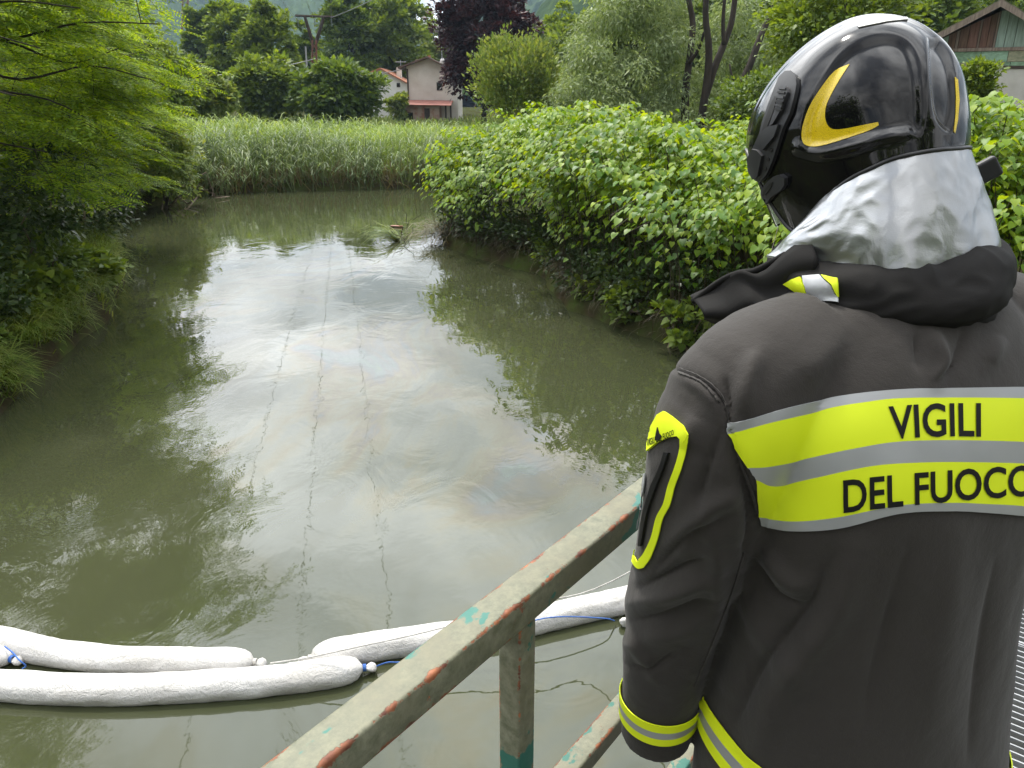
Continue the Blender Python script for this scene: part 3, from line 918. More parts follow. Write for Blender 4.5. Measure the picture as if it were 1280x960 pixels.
def knotweed(name, label, pts, seed, leafn=26, height=2.4, pick=0, rk=1.0):
    """pts (n,2) stem feet; arching stems with alternate heart leaves."""
    g = np.random.default_rng(seed)
    pts = np.asarray(pts)
    cx, cy = pts.mean(0)
    root = empty(name, (cx, cy, gz(cx, cy)), label, 'thicket')
    d = poly_sd(pts, RIVER)
    z0 = ground_z(pts)
    st = MB(); stp, tips, nrms, scs = [], [], [], []
    e = 0.05
    gx = (poly_sd(pts + [e, 0], RIVER) - poly_sd(pts - [e, 0], RIVER)) / (2 * e)
    gy = (poly_sd(pts + [0, e], RIVER) - poly_sd(pts - [0, e], RIVER)) / (2 * e)
    tow = -np.stack([gx, gy], 1)
    for i in range(len(pts)):
        H = height * (0.78 + 0.32 * g.random()) * (1 + 0.10 * math.sin(pts[i, 0] * 1.1) + 0.08 * math.sin(pts[i, 1] * 1.7))
        near = math.exp(-max(d[i], 0) / 1.1)
        reach = 0.25 + 1.35 * rk * near * (0.5 + 0.7 * g.random())
        dirn = unit(tow[i] * (0.25 + near) + g.normal(size=2) * (0.55 - 0.25 * near))
        f = np.linspace(0, 1, 9)
        Hh = H * (1 - 0.42 * near * g.random())
        up = Hh * np.sin(f * (math.pi / 2) * (1.0 + 0.35 * near)) 
        out_ = reach * f ** 2.0
        Q = np.column_stack([pts[i, 0] + dirn[0] * out_, pts[i, 1] + dirn[1] * out_, z0[i] - 0.1 + up])
        if i % 2 == 0 or d[i] < 0.9:
            st.tube(Q[::2], np.linspace(0.011, 0.004, 5), 4, cap=False)
        m = leafn + int(g.integers(-5, 6))
        tt = (0.16 if near > 0.55 else 0.30) + (0.84 if near > 0.55 else 0.70) * g.random(m) ** 0.75
        pp = np.stack([np.interp(tt, f, Q[:, j]) for j in range(3)], 1)
        az = g.uniform(0, 2 * math.pi, m)
        side = np.stack([np.cos(az), np.sin(az)], 1)
        off = 0.06 + 0.26 * g.random(m)
        pp[:, :2] += side * off[:, None]
        pp[:, 2] += g.normal(size=m) * 0.04 - 0.1 * off
        o2 = unit(side * 0.9 + dirn * (0.3 + 0.9 * near))
        td = np.column_stack([o2, -0.28 - 0.45 * g.random(m) - 0.25 * near])
        nn = np.column_stack([o2 * 0.45, np.ones(m)]) + g.normal(size=(m, 3)) * 0.22
        stp.append(pp); tips.append(td); nrms.append(nn); scs.append(0.088 + 0.075 * g.random(m))
    P_ = np.vstack(stp); fr_ = frames(np.vstack(tips), np.vstack(nrms)); S_ = np.concatenate(scs)
    hang = P_[:, 2] > 0.12
    P_, fr_, S_ = P_[hang], fr_[hang], S_[hang]
    sel = np.zeros(len(P_), bool)
    if pick:
        q = pix(P_)
        ok = (q[:, 0] > 0) & (q[:, 0] < 925) & (q[:, 1] > 120) & (q[:, 1] < 440)
        key = (q[:, 0] // 8).astype(int) * 1000 + (q[:, 1] // 8).astype(int)
        best = {}
        for j in np.nonzero(ok)[0]:
            if key[j] not in best or q[j, 2] < q[best[key[j]], 2]: best[key[j]] = j
        c_ = np.array(list(best.values()))
        c_ = c_[np.argsort(-(S_[c_] / q[c_, 2]))][:pick]
        sel[c_] = True
    V, F = place(HEART, HEARTF, P_[~sel], fr_[~sel], S_[~sel])
    fo = link('foliage', mesh_np('foliage', V, F), L_KNOT, root)
    fo['kind'] = 'stuff'
    st.build('stems', STEM, root)['kind'] = 'stuff'
    if pick:
        lms = []
        for k_, col in enumerate([(0.075, 0.18, 0.016), (0.11, 0.24, 0.018), (0.17, 0.29, 0.02)]):
            lme = mesh_np('leaf', HEART, HEARTF); lme.materials.append(leafmat('leaf_single_%s' % ('deep', 'fresh', 'yellowish')[k_], [col, col], 0.4, (1.5, 1.25, 0.35), 0.42)); lms.append(lme)
        inv = TOTAL(root).inverted()
        for j in np.nonzero(sel)[0]:
            o = bpy.data.objects.new('leaf', lms[int(g.integers(0, 3))])
            COL.objects.link(o)
            M = Matrix(((fr_[j][0][0], fr_[j][1][0], fr_[j][2][0], P_[j][0]), (fr_[j][0][1], fr_[j][1][1], fr_[j][2][1], P_[j][1]), (fr_[j][0][2], fr_[j][1][2], fr_[j][2][2], P_[j][2]), (0, 0, 0, 1)))
            o.parent = root
            o.matrix_parent_inverse = inv
            o.matrix_basis = M @ Matrix.Scale(S_[j], 4)
    return root


STEM = plain('knotweed_stem', (0.06, 0.055, 0.028), (0.045, 0.026, 0.018), 8, 0.7)


def feet(n, a, b, depth, seed, power=1.0):
    """feet along the bank line between arclengths a..b, up to depth metres inland."""
    g = np.random.default_rng(seed)
    s_ = a + (b - a) * g.random(n)
    x = np.interp(s_, _sl, KB[:, 0]); y = np.interp(s_, _sl, KB[:, 1])
    P = np.stack([x, y], 1)
    Q = P + np.stack([g.random(n) ** power * depth, g.normal(size=n) * 0.3], 1) + np.array([0.0, 0.35]) * g.random((n, 1)) * depth
    dd = poly_sd(Q, RIVER)
    return Q[dd > -0.02]


tot = _sl[-1]
_a = _sl[2]
knotweed('knotweed_thicket', 'tall bright knotweed thicket hanging over the bank beside the firefighter', feet(1000, _a + (tot - _a) * 0.42, tot, 8.0, 71, 1.35), 71, leafn=38, height=2.85, pick=290)
knotweed('knotweed_thicket', 'darker knotweed thicket at the tip of the bank by the drift debris', feet(520, _a + 1.2, _a + (tot - _a) * 0.46, 6.0, 72, 1.3), 72, leafn=38, height=2.75, rk=0.45)
g = np.random.default_rng(73)
rp = np.stack([g.uniform(6.5, 15, 420), g.uniform(10, 19, 420)], 1)
rp = rp[poly_sd(rp, RIVER) > 0.3]
knotweed('knotweed_thicket', 'knotweed thicket under the wooden shed on the far side of the helmet', rp, 73, leafn=34, height=2.35)
# creeping weeds and bare roots below the overhang
g = np.random.default_rng(74)
for k_, (px, py, lab) in enumerate([(850, 425, 'broad leaved weed at the waterline by the collar of the jacket'), (735, 372, 'pale leaved weed on the muddy bank under the knotweed'), (790, 395, 'creeping green weed between mud and knotweed stems'), (690, 330, 'small leafy weed hanging to the water under the thicket')]):
    q = on_z(px, py, 0.25)
    shrub(lab, q.x + 0.15, q.y + 0.2, 0.42, 0.55, 420, 0.12, L_MID, 80 + k_, rz=0.35, name='waterside_weed', T=HEART, TF=HEARTF, ncl=18)
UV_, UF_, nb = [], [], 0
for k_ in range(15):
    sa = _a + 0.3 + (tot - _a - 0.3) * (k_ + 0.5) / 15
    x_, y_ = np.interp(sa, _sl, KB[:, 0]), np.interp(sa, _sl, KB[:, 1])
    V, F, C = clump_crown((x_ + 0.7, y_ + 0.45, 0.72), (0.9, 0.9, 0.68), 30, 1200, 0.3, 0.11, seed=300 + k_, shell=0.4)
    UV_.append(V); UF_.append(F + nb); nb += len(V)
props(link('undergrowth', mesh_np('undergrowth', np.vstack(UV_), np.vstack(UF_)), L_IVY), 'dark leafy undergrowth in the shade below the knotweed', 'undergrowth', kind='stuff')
n = 2600
s_ = g.uniform(_a, tot, n)
P = np.stack([np.interp(s_, _sl, KB[:, 0]), np.interp(s_, _sl, KB[:, 1])], 1) + np.stack([g.random(n) * 1.0, g.normal(size=n) * 0.15], 1)
tip = np.stack([-0.6 + g.normal(size=n) * 0.5, -0.3 + g.normal(size=n) * 0.5, g.normal(size=n) * 0.45], 1)
h = 0.15 + 0.35 * g.random(n)
V, F = place(BLADE, BLADEF, np.column_stack([P, ground_z(P) + 0.05 + 0.3 * g.random(n)]), frames(tip, np.array([[0, 0, 1.0]])), np.stack([0.014 * np.ones(n), h, h], 1))
props(link('dead_stalk_litter', mesh_np('dead_stalk_litter', V, F), leafmat('leaf_dead_stalk', [(0.05, 0.04, 0.022), (0.09, 0.07, 0.04), (0.06, 0.06, 0.025)], 0.15)), 'dead stalks and litter on the dark mud under the knotweed', 'litter', kind='stuff')

# ================================================================ floating debris
def twig(b, p, d, L, r, g, n=6, wob=0.8):
    q = np.asarray(p) + np.asarray(unit(d)) * L
    b.tube(branch_pts(p, q, wob=wob, n=n, g=g), np.linspace(r, r * 0.35, n), 5)
    return q


g = np.random.default_rng(91)
q = on_z(468, 302)
n = 90
root = np.array([q.x + 0.75, q.y - 0.05, 0.0])
tip = np.stack([-1.0 + g.normal(size=n) * 0.25, g.normal(size=n) * 0.55, 0.45 + 0.35 * g.random(n)], 1)
h = 0.7 + 0.6 * g.random(n)
V, F = place(BLADE, BLADEF, np.repeat(root[None], n, 0) + g.normal(size=(n, 3)) * 0.05, frames(tip, np.array([[0, 0, 1.0]])), np.stack([0.03 * np.ones(n), h, h * 1.5], 1))
props(link('floating_grass_tuft', mesh_np('floating_grass_tuft', V, F), L_GRASS), 'uprooted grass tuft floating in mid river', 'grass tuft')
q = on_z(548, 303)
n = 240
tip = np.stack([-0.9 + g.normal(size=n) * 0.6, -0.5 + g.normal(size=n) * 0.5, 0.25 + 0.4 * g.random(n)], 1)
h = 0.5 + 0.7 * g.random(n)
pr = np.column_stack([q.x + 0.35 + g.normal(size=n) * 0.35, q.y + 0.3 + g.normal(size=n) * 0.4, 0.1 + 0.25 * g.random(n)])
dr = empty('drift_pile', (q.x + 0.3, q.y + 0.3, 0), 'pile of drifted grass and sticks caught at the thicket tip', 'driftwood')
V, F = place(BLADE, BLADEF, pr, frames(tip, np.array([[0, 0, 1.0]])), np.stack([0.028 * np.ones(n), h, h * 1.6], 1))
link('grass_blades', mesh_np('grass_blades', V, F), L_REED_DRY, dr)['kind'] = 'stuff'
for k_ in range(14):
    b = MB()
    twig(b, (q.x + 0.4 + g.normal() * 0.4, q.y + 0.35 + g.normal() * 0.4, 0.08 + 0.2 * g.random()), (g.normal() * 1.0 - 0.4, g.normal() * 0.8, 0.3 + 0.3 * g.random()), 0.5 + 0.7 * g.random(), 0.014, g)
    b.build('stick', TWIG, dr)
for k_, (px, py, lab) in enumerate([(500, 292, 'thin forked twig sticking out of the water by the grass tuft'), (520, 281, 'bent dark twig rising from the water near orange litter'), (498, 305, 'short dark twig poking up beside the floating tuft')]):
    q = on_z(px, py)
    b = MB()
    e = twig(b, (q.x, q.y, -0.15), (0.5 * (-1) ** k_, 0.1, 0.75), 0.75, 0.018, g)
    twig(b, (q.x + 0.1 * (-1) ** k_, q.y, 0.15), (-0.6 * (-1) ** k_, 0.1, 0.5), 0.4, 0.012, g)
    props(b.build('twig', BARK_DK), lab, 'twig')
q = on_z(496, 284)
b = MB()
rr_ = []
for j in range(7):
    f = j / 6
    c0 = Vector((q.x - 0.2 + 0.4 * f, q.y + 0.05 * math.sin(f * 5), 0.03))
    w_ = 0.06 * math.sin(math.pi * (0.12 + 0.8 * f)) + 0.02
    rr_.append([c0 + Vector((0.02 * math.sin(a * 3 + j), w_ * math.cos(a), 0.03 * math.sin(a))) for a in np.linspace(0, 2 * math.pi, 10, endpoint=False)])
b.loft(rr_)
props(b.build('orange_litter', plain('orange_plastic', (0.40, 0.16, 0.08), (0.25, 0.11, 0.07), 5, 0.6), smooth=True), 'crumpled orange scrap floating among twigs', 'litter')

# fallen branches at the left bend
for k_, (a, bb, r_, lab) in enumerate([((215, 250), (300, 236), 0.05, 'long grey fallen branch lying along the foot of the reeds'), ((232, 262), (268, 244), 0.035, 'pale forked drift branch rising from the water at the bend'), ((205, 262), (228, 240), 0.03, 'bleached broken stick leaning at the bend'), ((255, 240), (345, 237), 0.03, 'thin bare branch trailing in front of the reeds')]):
    A = on_z(*a); B = on_z(*bb)
    b = MB()
    A.z = -0.05; B.z = 0.35
    b.tube(branch_pts(A, B, sag=-0.1, wob=0.7, n=9, g=g), np.linspace(r_, r_ * 0.4, 9), 6)
    for _ in range(4):
        f = g.random()
        twig(b, A.lerp(B, f) + Vector((0, 0, 0.05)), (g.normal(), g.normal() * 0.6, 0.3 + 0.5 * g.random()), 0.4 + 0.7 * g.random(), r_ * 0.45, g)
    props(b.build('fallen_branch', TWIG, smooth=True), lab, 'branch')

# ================================================================ houses across the meadow
PLASTER_W = plain('plaster_white', (0.80, 0.80, 0.78), (0.70, 0.69, 0.66), 0.8, 0.85)
PLASTER_G = plain('plaster_grey_beige', (0.70, 0.67, 0.61), (0.58, 0.54, 0.48), 0.6, 0.9)
TILE_O = plain('roof_tile_orange', (0.46, 0.19, 0.10), (0.30, 0.12, 0.07), 2.0, 0.8)
TILE_B = plain('roof_tile_brown', (0.16, 0.10, 0.075), (0.09, 0.06, 0.045), 2.0, 0.85)
SHEETRED = plain('roof_sheet_red', (0.40, 0.17, 0.13), (0.28, 0.11, 0.085), 1.2, 0.7)
DARKWOOD = plain('dark_timber', (0.06, 0.042, 0.03), (0.03, 0.022, 0.016), 3, 0.8)
GLASS = plain('window_dark', (0.02, 0.022, 0.024), (0.012, 0.012, 0.014), 2, 0.15)
BRICKY = plain('patched_brick_wall', (0.40, 0.30, 0.24), (0.30, 0.15, 0.11), 1.2, 0.9, lo=0.42, hi=0.56)
METAL_GREY = plain('galvanised_metal', (0.45, 0.46, 0.46), (0.35, 0.36, 0.36), 4, 0.45, metal=0.6)


def gable_house(name, label, Y, x0, x1, xa, z0, ze0, ze1, za, depth, wallm, roofm, over=0.5, skew=0.0):
    """gable wall faces the river (-Y). ze0/ze1 eave heights at x0/x1, za apex at xa."""
    root = empty(name, ((x0 + x1) / 2, Y + depth / 2, z0), label, 'house')
    b = MB()
    f = [(x0, z0), (x1, z0), (x1, ze1), (xa, za), (x0, ze0)]
    vs = [(x, Y, z) for x, z in f] + [(x, Y + depth, z) for x, z in f]
    b.add(vs, [(0, 1, 2, 3, 4), (9, 8, 7, 6, 5), (0, 5, 6, 1), (1, 6, 7, 2), (4, 9, 5, 0)])
    b.build('wall', wallm, root)
    rb_ = MB()
    for (xe, ze, s) in ((x0, ze0, -1), (x1, ze1, 1)):
        dx = xe - xa; dz = ze - za
        k = 1 + over / abs(dx)
        ex, ez = xa + dx * k, za + dz * k
        t_ = 0.22
        rb_.quadbox([(xa, Y - over, za + 0.02), (ex, Y - over, ez + 0.02), (ex, Y + depth + over, ez + 0.02), (xa, Y + depth + over, za + 0.02),
                     (xa, Y - over, za + t_), (ex, Y - over, ez + t_), (ex, Y + depth + over, ez + t_), (xa, Y + depth + over, za + t_)])
    ro = rb_.build('roof', roofm, root)
    return root, ro


def opening(root, x0, x1, z0, z1, Y, name='window', pane=GLASS, frame=DARKWOOD):
    b = MB()
    w_ = 0.1
    b.box(x0 - w_, x1 + w_, Y - 0.06, Y - 0.004, z1, z1 + w_)
    b.box(x0 - w_, x1 + w_, Y - 0.06, Y - 0.004, z0 - w_, z0)
    b.box(x0 - w_, x0, Y - 0.06, Y - 0.004, z0, z1)
    b.box(x1, x1 + w_, Y - 0.06, Y - 0.004, z0, z1)
    wdw = b.build(name, frame, root)
    b = MB(); b.box(x0, x1, Y - 0.03, Y - 0.004, z0, z1)
    b.build('pane', pane, wdw)
    return wdw


YG = 100.0
def hx(px, py=110, Y=YG): return on_y(px, py, Y).x
def hz(py, Y=YG): return on_y(540, py, Y).z
zg = gz(hx(535), YG) - 0.3
root, ro = gable_house('farm_house', 'tall grey beige house with brown gable roof beside the purple tree', YG, hx(509), hx(572), hx(536), zg, hz(83), hz(92), hz(73), 9, PLASTER_G, TILE_B, 0.9)
b = MB(); b.box(hx(517), hx(520), YG + 3, YG + 3.6, hz(82), hz(73)); b.build('chimney', BRICKY, ro)
b = MB(); b.box(hx(531), hx(534), YG + 5, YG + 5.6, hz(76), hz(66.5)); b.build('chimney', TILE_O, ro)
b = MB(); b.tube([(hx(510.2), YG - 0.1, zg), (hx(510.2), YG - 0.1, hz(86))], 0.09, 6); b.build('drainpipe', DARKWOOD, root)
opening(root, hx(547), hx(552), hz(112), hz(104), YG)
b = MB(); b.tube([(hx(551), YG + 3, hz(78)), (hx(551), YG + 3, hz(52))], 0.05, 5); b.tube([(hx(548), YG + 3, hz(55)), (hx(554), YG + 3, hz(55))], 0.04, 5); b.build('aerial', METAL_GREY, root)
b = MB()
dc = Vector((hx(552.5), YG + 2.6, hz(76)))
for i in range(5):
    pass
b.loft([[dc + Vector((r_ * math.cos(a), -0.12 + 0.10 * (r_ / 0.42) ** 2 * 1.5, r_ * math.sin(a))) for a in np.linspace(0, 2 * math.pi, 14, endpoint=False)] for r_ in (0.05, 0.2, 0.33, 0.42)])
b.build('satellite_dish', PLASTER_W, root)
# lean-to
YL = YG - 3.2
lr = MB()
lr.quadbox([(hx(499), YL - 0.5, hz(131)), (hx(566), YL - 0.5, hz(132)), (hx(566), YG - 0.02, hz(127)), (hx(499), YG - 0.02, hz(126)),
            (hx(499), YL - 0.5, hz(130)), (hx(566), YL - 0.5, hz(131)), (hx(566), YG - 0.02, hz(125.6)), (hx(499), YG - 0.02, hz(124.6))])
lr.build('porch_roof', SHEETRED, root)
lw = MB(); lw.box(hx(503), hx(551), YL, YG - 0.02, zg, hz(130.6)); lw.build('porch_wall', BRICKY, root)
for px in (558, 564):
    b = MB(); b.box(hx(px), hx(px) + 0.2, YL, YL + 0.2, zg, hz(131)); b.build('porch_post', DARKWOOD, root)
opening(root, hx(509), hx(518), hz(149), hz(141), YL - 0.0)
opening(root, hx(534), hx(538.5), zg + 0.1, hz(136), YL - 0.0, 'door', DARKWOOD)
# white house
YW = 112.0
zw = gz(hx(485, 110, YW), YW) - 0.3
root, ro = gable_house('white_house', 'white house with an orange tiled roof and a loggia', YW, hx(462, 110, YW), hx(511, 110, YW), hx(477, 110, YW), zw, hz(93, YW), hz(106, YW), hz(87, YW), 8, PLASTER_W, TILE_O, 0.5)
b = MB(); b.box(hx(493, 90, YW), hx(499, 90, YW), YW + 2, YW + 2.7, hz(100, YW), hz(83.5, YW)); b.build('chimney', PLASTER_G, ro)
opening(root, hx(470, 100, YW), hx(482, 100, YW), hz(106, YW), hz(98.5, YW), YW, 'loggia')
opening(root, hx(496.5, 100, YW), hx(499, 100, YW), hz(108, YW), hz(104.5, YW), YW)
b = MB(); b.tube([(hx(498, 80, YW), YW + 2.3, hz(84, YW)), (hx(498, 80, YW), YW + 2.3, hz(74, YW))], 0.05, 5)
b.tube([(hx(491, 80, YW), YW + 2.3, hz(76.5, YW)), (hx(505, 80, YW), YW + 2.3, hz(76.5, YW))], 0.045, 5)
b.build('aerial', METAL_GREY, root)

# ================================================================ pylons and wires
RUST = plain('rusty_steel', (0.20, 0.085, 0.055), (0.10, 0.05, 0.035), 3, 0.8)
YP = 92.0
def pp_(px, py, dy=0): return on_y(px, py, YP + dy)
root = empty('power_pylon', (pp_(393, 120).x, YP, gz(pp_(393, 120).x, YP)), 'rusty V shaped power pylon rising from behind the bushes', 'pylon')
b = MB()
for dx, dy in ((-3, -0.4), (3, -0.4), (-3, 0.4), (3, 0.4)):
    b.tube([pp_(393 + dx * 1.3, 150, dy), pp_(393 + dx * 0.8, 50, dy)], 0.11, 5)
for k in range(8):
    y0 = 140 - k * 11
    b.tube([pp_(389.5, y0, -0.4), pp_(396.5, y0 - 11, -0.4)], 0.05, 4)
    b.tube([pp_(396.5, y0, -0.4), pp_(389.5, y0 - 11, -0.4)], 0.05, 4)
b.build('mast', RUST, root)
for s in (-1, 1):
    b = MB()
    b.tube([pp_(393 + s * 1.5, 52), pp_(393 + s * 11.5, 20.5)], 0.13, 5)
    b.tube([pp_(393 + s * 3.5, 54), pp_(393 + s * 12.8, 20.5)], 0.09, 5)
    for k in range(5):
        f0, f1 = k / 5, (k + 1) / 5
        b.tube([pp_(393 + s * (1.5 + 10 * f0), 52 - 31.5 * f0), pp_(393 + s * (3.5 + 9.3 * f1), 54 - 33.5 * f1)], 0.05, 4)
    b.build('arm', DARKWOOD, root)
b = MB(); b.tube([pp_(369, 19.5), pp_(417, 21)], 0.12, 5); b.build('crossarm', DARKWOOD, root)
b = MB(); b.tube([pp_(388, 150), pp_(382, 58)], 0.10, 5); b.build('stay', METAL_GREY, root)
INS = plain('glass_insulator', (0.30, 0.36, 0.34), (0.2, 0.24, 0.23), 4, 0.3)
for px in (372, 393, 414):
    b = MB()
    q = pp_(px, 20)
    for k in range(5):
        b.tube([q + Vector((0, 0, -0.15 - k * 0.17)), q + Vector((0, 0, -0.21 - k * 0.17))], [0.13, 0.08], 8)
    b.tube([q, q + Vector((0, 0, -1.05))], 0.025, 5)
    b.build('insulator', INS, root)
YP2 = 230.0
q0 = on_y(234, 60, YP2)
root = empty('lattice_tower', (q0.x, YP2, gz(q0.x, YP2)), 'faint far lattice tower against the hazy mountain', 'pylon')
b = MB()
for px in (226, 237):
    b.tube([on_y(px, 120, YP2), on_y(px * 0.5 + 231.5 * 0.5, -30, YP2)], 0.22, 5)
for k in range(9):
    y0 = 105 - k * 14; y1 = y0 - 14
    f0 = 0.5 * (120 - y0) / 150; f1 = 0.5 * (120 - y1) / 150
    xl0, xr0 = 226 + 5.5 * f0, 237 - 5.5 * f0; xl1, xr1 = 226 + 5.5 * f1, 237 - 5.5 * f1
    b.tube([on_y(xl0, y0, YP2), on_y(xr1, y1, YP2)], 0.1, 4)
    b.tube([on_y(xr0, y0, YP2), on_y(xl1, y1, YP2)], 0.1, 4)
b.tube([on_y(219, 15, YP2), on_y(245, 18, YP2)], 0.16, 4)
b.build('mast', RUST, root)
WIRE = plain('aluminium_wire', (0.36, 0.36, 0.35), (0.28, 0.28, 0.28), 5, 0.5, metal=0.5)
def wire(label, A, B, sag, r_, n=24):
    b = MB()
    t_ = np.linspace(0, 1, n)[:, None]
    P = np.array(A) * (1 - t_) + np.array(B) * t_
    P[:, 2] -= 4 * sag * (t_ * (1 - t_))[:, 0]
    b.tube(P, r_, 5)
    return props(b.build('overhead_wire', WIRE), label, 'wire')
wire('low service wire from the pylon to the grey house', pp_(395, 73), (hx(506), YG, hz(86)), 0.9, 0.05)
wire('low service wire running from the pylon into the locust sprays', pp_(395, 73), on_y(190, 97, 70), 0.5, 0.045)
wire('high wire rising from the pylon crossarm over the tall trees', pp_(414, 22), on_y(520, -30, 80), 0.2, 0.04)
for k, (px, xe, lab) in enumerate([(372, -5.2, 'high wire leaving the outer end of the pylon crossarm, crossing above the river'), (393, -1.0, 'high wire from the middle of the pylon crossarm, crossing above the river'), (414, 3.4, 'high wire from the inner end of the pylon crossarm, crossing above the river')]):
    q = pp_(px, 27)
    wire(lab, q, (xe, -12.0, 19.5), 1.4, 0.017, 60)

# ================================================================ wooden shed on the right
apx, apy = 1250, 6
# the gable faces the bridge: local x along the wall, local y into the shed
YS = 0.0
SO = on_y(apx, apy, 28.0)
_th = R(-27)
SUX = Vector((math.cos(_th), math.sin(_th), 0)); SUY = Vector((-math.sin(_th), math.cos(_th), 0))
def splane(px, py):
    d = ray(px, py)
    t_ = (Vector((SO.x, SO.y, 0)).dot(SUY)) / d.dot(SUY)
    return d * t_ + Vector((0, 0, EYE))
def sx(px, py=60): return (splane(px, py) - SO).dot(SUX)
def sz(py, px=1230): return splane(px, py).z


class MBS(MB):
    def mesh(self, name):
        self.v = [tuple(Vector((SO.x, SO.y, 0)) + SUX * p[0] + SUY * p[1] + Vector((0, 0, p[2]))) for p in self.v]
        return super().mesh(name)


groot = empty('wooden_shed', (SO.x, SO.y + 2, gz(SO.x, SO.y + 2)), 'weathered wooden shed with brown and teal boards and low gable roof', 'shed')
WOODS = [plain('shed_board_' + nm, c1, c2, 3, 0.85, 0.4, bscale=9, bdist=0.01, stretch=(6, 6, 0.6)) for nm, c1, c2 in
         (('brown', (0.17, 0.105, 0.075), (0.09, 0.055, 0.04)), ('reddish', (0.20, 0.11, 0.085), (0.11, 0.06, 0.045)), ('grey', (0.27, 0.22, 0.18), (0.15, 0.115, 0.09)), ('teal', (0.30, 0.40, 0.34), (0.20, 0.27, 0.23)))]
WOOD_H = [plain('shed_rail_board_' + nm, c1, c2, 3, 0.85, 0.4, bscale=9, bdist=0.01, stretch=(0.6, 6, 6)) for nm, c1, c2 in
          (('green', (0.22, 0.36, 0.24), (0.13, 0.21, 0.13)), ('faded', (0.30, 0.30, 0.20), (0.17, 0.19, 0.12)), ('mint', (0.26, 0.42, 0.30), (0.17, 0.27, 0.19)))]
def roof_py(px):
    return apy + (apx - px) * 0.52 if px < apx else apy + (px - apx) * 0.55
ZD = sz(62)
core = MBS()
xl, xr = sx(1172), sx(1335)
xm = sx(apx)
core.add([(xl, YS + 0.12, 0.8), (xr, YS + 0.12, 0.8), (xr, YS + 0.12, sz(52, 1335)), (xm, YS + 0.12, sz(10, apx)), (xl, YS + 0.12, sz(48, 1172)),
          (xl, YS + 6, 0.8), (xr, YS + 6, 0.8), (xr, YS + 6, sz(52, 1335)), (xm, YS + 6, sz(10, apx)), (xl, YS + 6, sz(48, 1172))],
         [(0, 1, 2, 3, 4), (9, 8, 7, 6, 5), (0, 5, 6, 1), (1, 6, 7, 2), (4, 9, 5, 0), (2, 7, 8, 3), (3, 8, 9, 4)])
core.build('wall', DARKWOOD, groot)
edges = [1174, 1184, 1193, 1197, 1208, 1220, 1223, 1232, 1240, 1243, 1254, 1266, 1280, 1294, 1308, 1322, 1334]
g = np.random.default_rng(15)
for k in range(len(edges) - 1):
    a, c_ = edges[k] + 0.35, edges[k + 1] - 0.35
    za, zc = sz(roof_py(edges[k]) + 4, edges[k]), sz(roof_py(edges[k + 1]) + 4, edges[k + 1])
    dy = 0.015 * g.random()
    x0_, x1_ = sx(a), sx(c_)
    b = MBS()
    b.quadbox([(x0_, YS + dy, ZD + 0.06), (x1_, YS + dy, ZD + 0.06), (x1_, YS + 0.1, ZD + 0.06), (x0_, YS + 0.1, ZD + 0.06), (x0_, YS + dy, za), (x1_, YS + dy, zc), (x1_, YS + 0.1, zc), (x0_, YS + 0.1, za)])
    narrow = edges[k + 1] - edges[k] < 6
    b.build('plank', WOODS[3] if (edges[k] >= 1243 or k == 0) else (WOODS[2] if narrow else WOODS[int(g.integers(0, 2))]), groot)
b = MBS(); b.box(sx(1172), sx(1335), YS - 0.05, YS + 0.1, ZD - 0.05, ZD + 0.055); b.build('beam', WOODS[2], groot)
zz = ZD - 0.06
k = 0
while zz > 1.6:
    hgt = 0.34
    cuts = [1176, 1194 + (k % 2) * 3, 1228 - (k % 3) * 2, 1262 + (k % 2) * 5, 1300, 1334]
    for j in range(len(cuts) - 1):
        b = MBS(); dy = 0.015 * g.random()
        b.box(sx(cuts[j] + 0.3), sx(cuts[j + 1] - 0.3), YS + 0.0 + dy, YS + 0.1, zz - hgt + 0.012, zz)
        b.build('board', WOOD_H[int(g.integers(0, 3))], groot)
    zz -= hgt; k += 1
b = MBS()
for (xe, s) in ((1158, -1), (1342, 1)):
    pe = roof_py(xe) + 0.5
    A0, A1 = (sx(apx, 5), sz(apy - 1, apx)), (sx(xe, 48), sz(pe, xe))
    b.quadbox([(A0[0], YS - 0.6, A0[1]), (A1[0], YS - 0.6, A1[1]), (A1[0], YS + 6.5, A1[1]), (A0[0], YS + 6.5, A0[1]), (A0[0], YS - 0.6, A0[1] + 0.1), (A1[0], YS - 0.6, A1[1] + 0.1), (A1[0], YS + 6.5, A1[1] + 0.1), (A0[0], YS + 6.5, A0[1] + 0.1)])
b.build('roof', plain('mossy_sheet_roof', (0.20, 0.17, 0.13), (0.10, 0.11, 0.06), 3, 0.9), groot)
b = MBS()
for (xe, s) in ((1158, -1), (1342, 1)):
    A0, A1 = (sx(apx, 5), sz(apy + 0.5, apx)), (sx(xe, 48), sz(roof_py(xe) + 2, xe))
    b.quadbox([(A0[0], YS - 0.66, A0[1] - 0.10), (A1[0], YS - 0.66, A1[1] - 0.10), (A1[0], YS - 0.61, A1[1] - 0.10), (A0[0], YS - 0.61, A0[1] - 0.10), (A0[0], YS - 0.66, A0[1] + 0.09), (A1[0], YS - 0.66, A1[1] + 0.09), (A1[0], YS - 0.61, A1[1] + 0.09), (A0[0], YS - 0.61, A0[1] + 0.09)])
b.build('barge_board', WOODS[2], groot)
_MB = MB; MB = MBS
wdw = opening(groot, sx(1230), sx(1255), sz(118), sz(82), YS - 0.02, 'window', GLASS, WOODS[2])
for f in np.linspace(0.15, 0.85, 4):
    b = MBS(); x_ = sx(1230) * (1 - f) + sx(1255) * f
    b.box(x_ - 0.03, x_ + 0.03, YS - 0.075, YS - 0.052, sz(118), sz(82)); b.build('lattice_bar', WOOD_H[0], wdw)
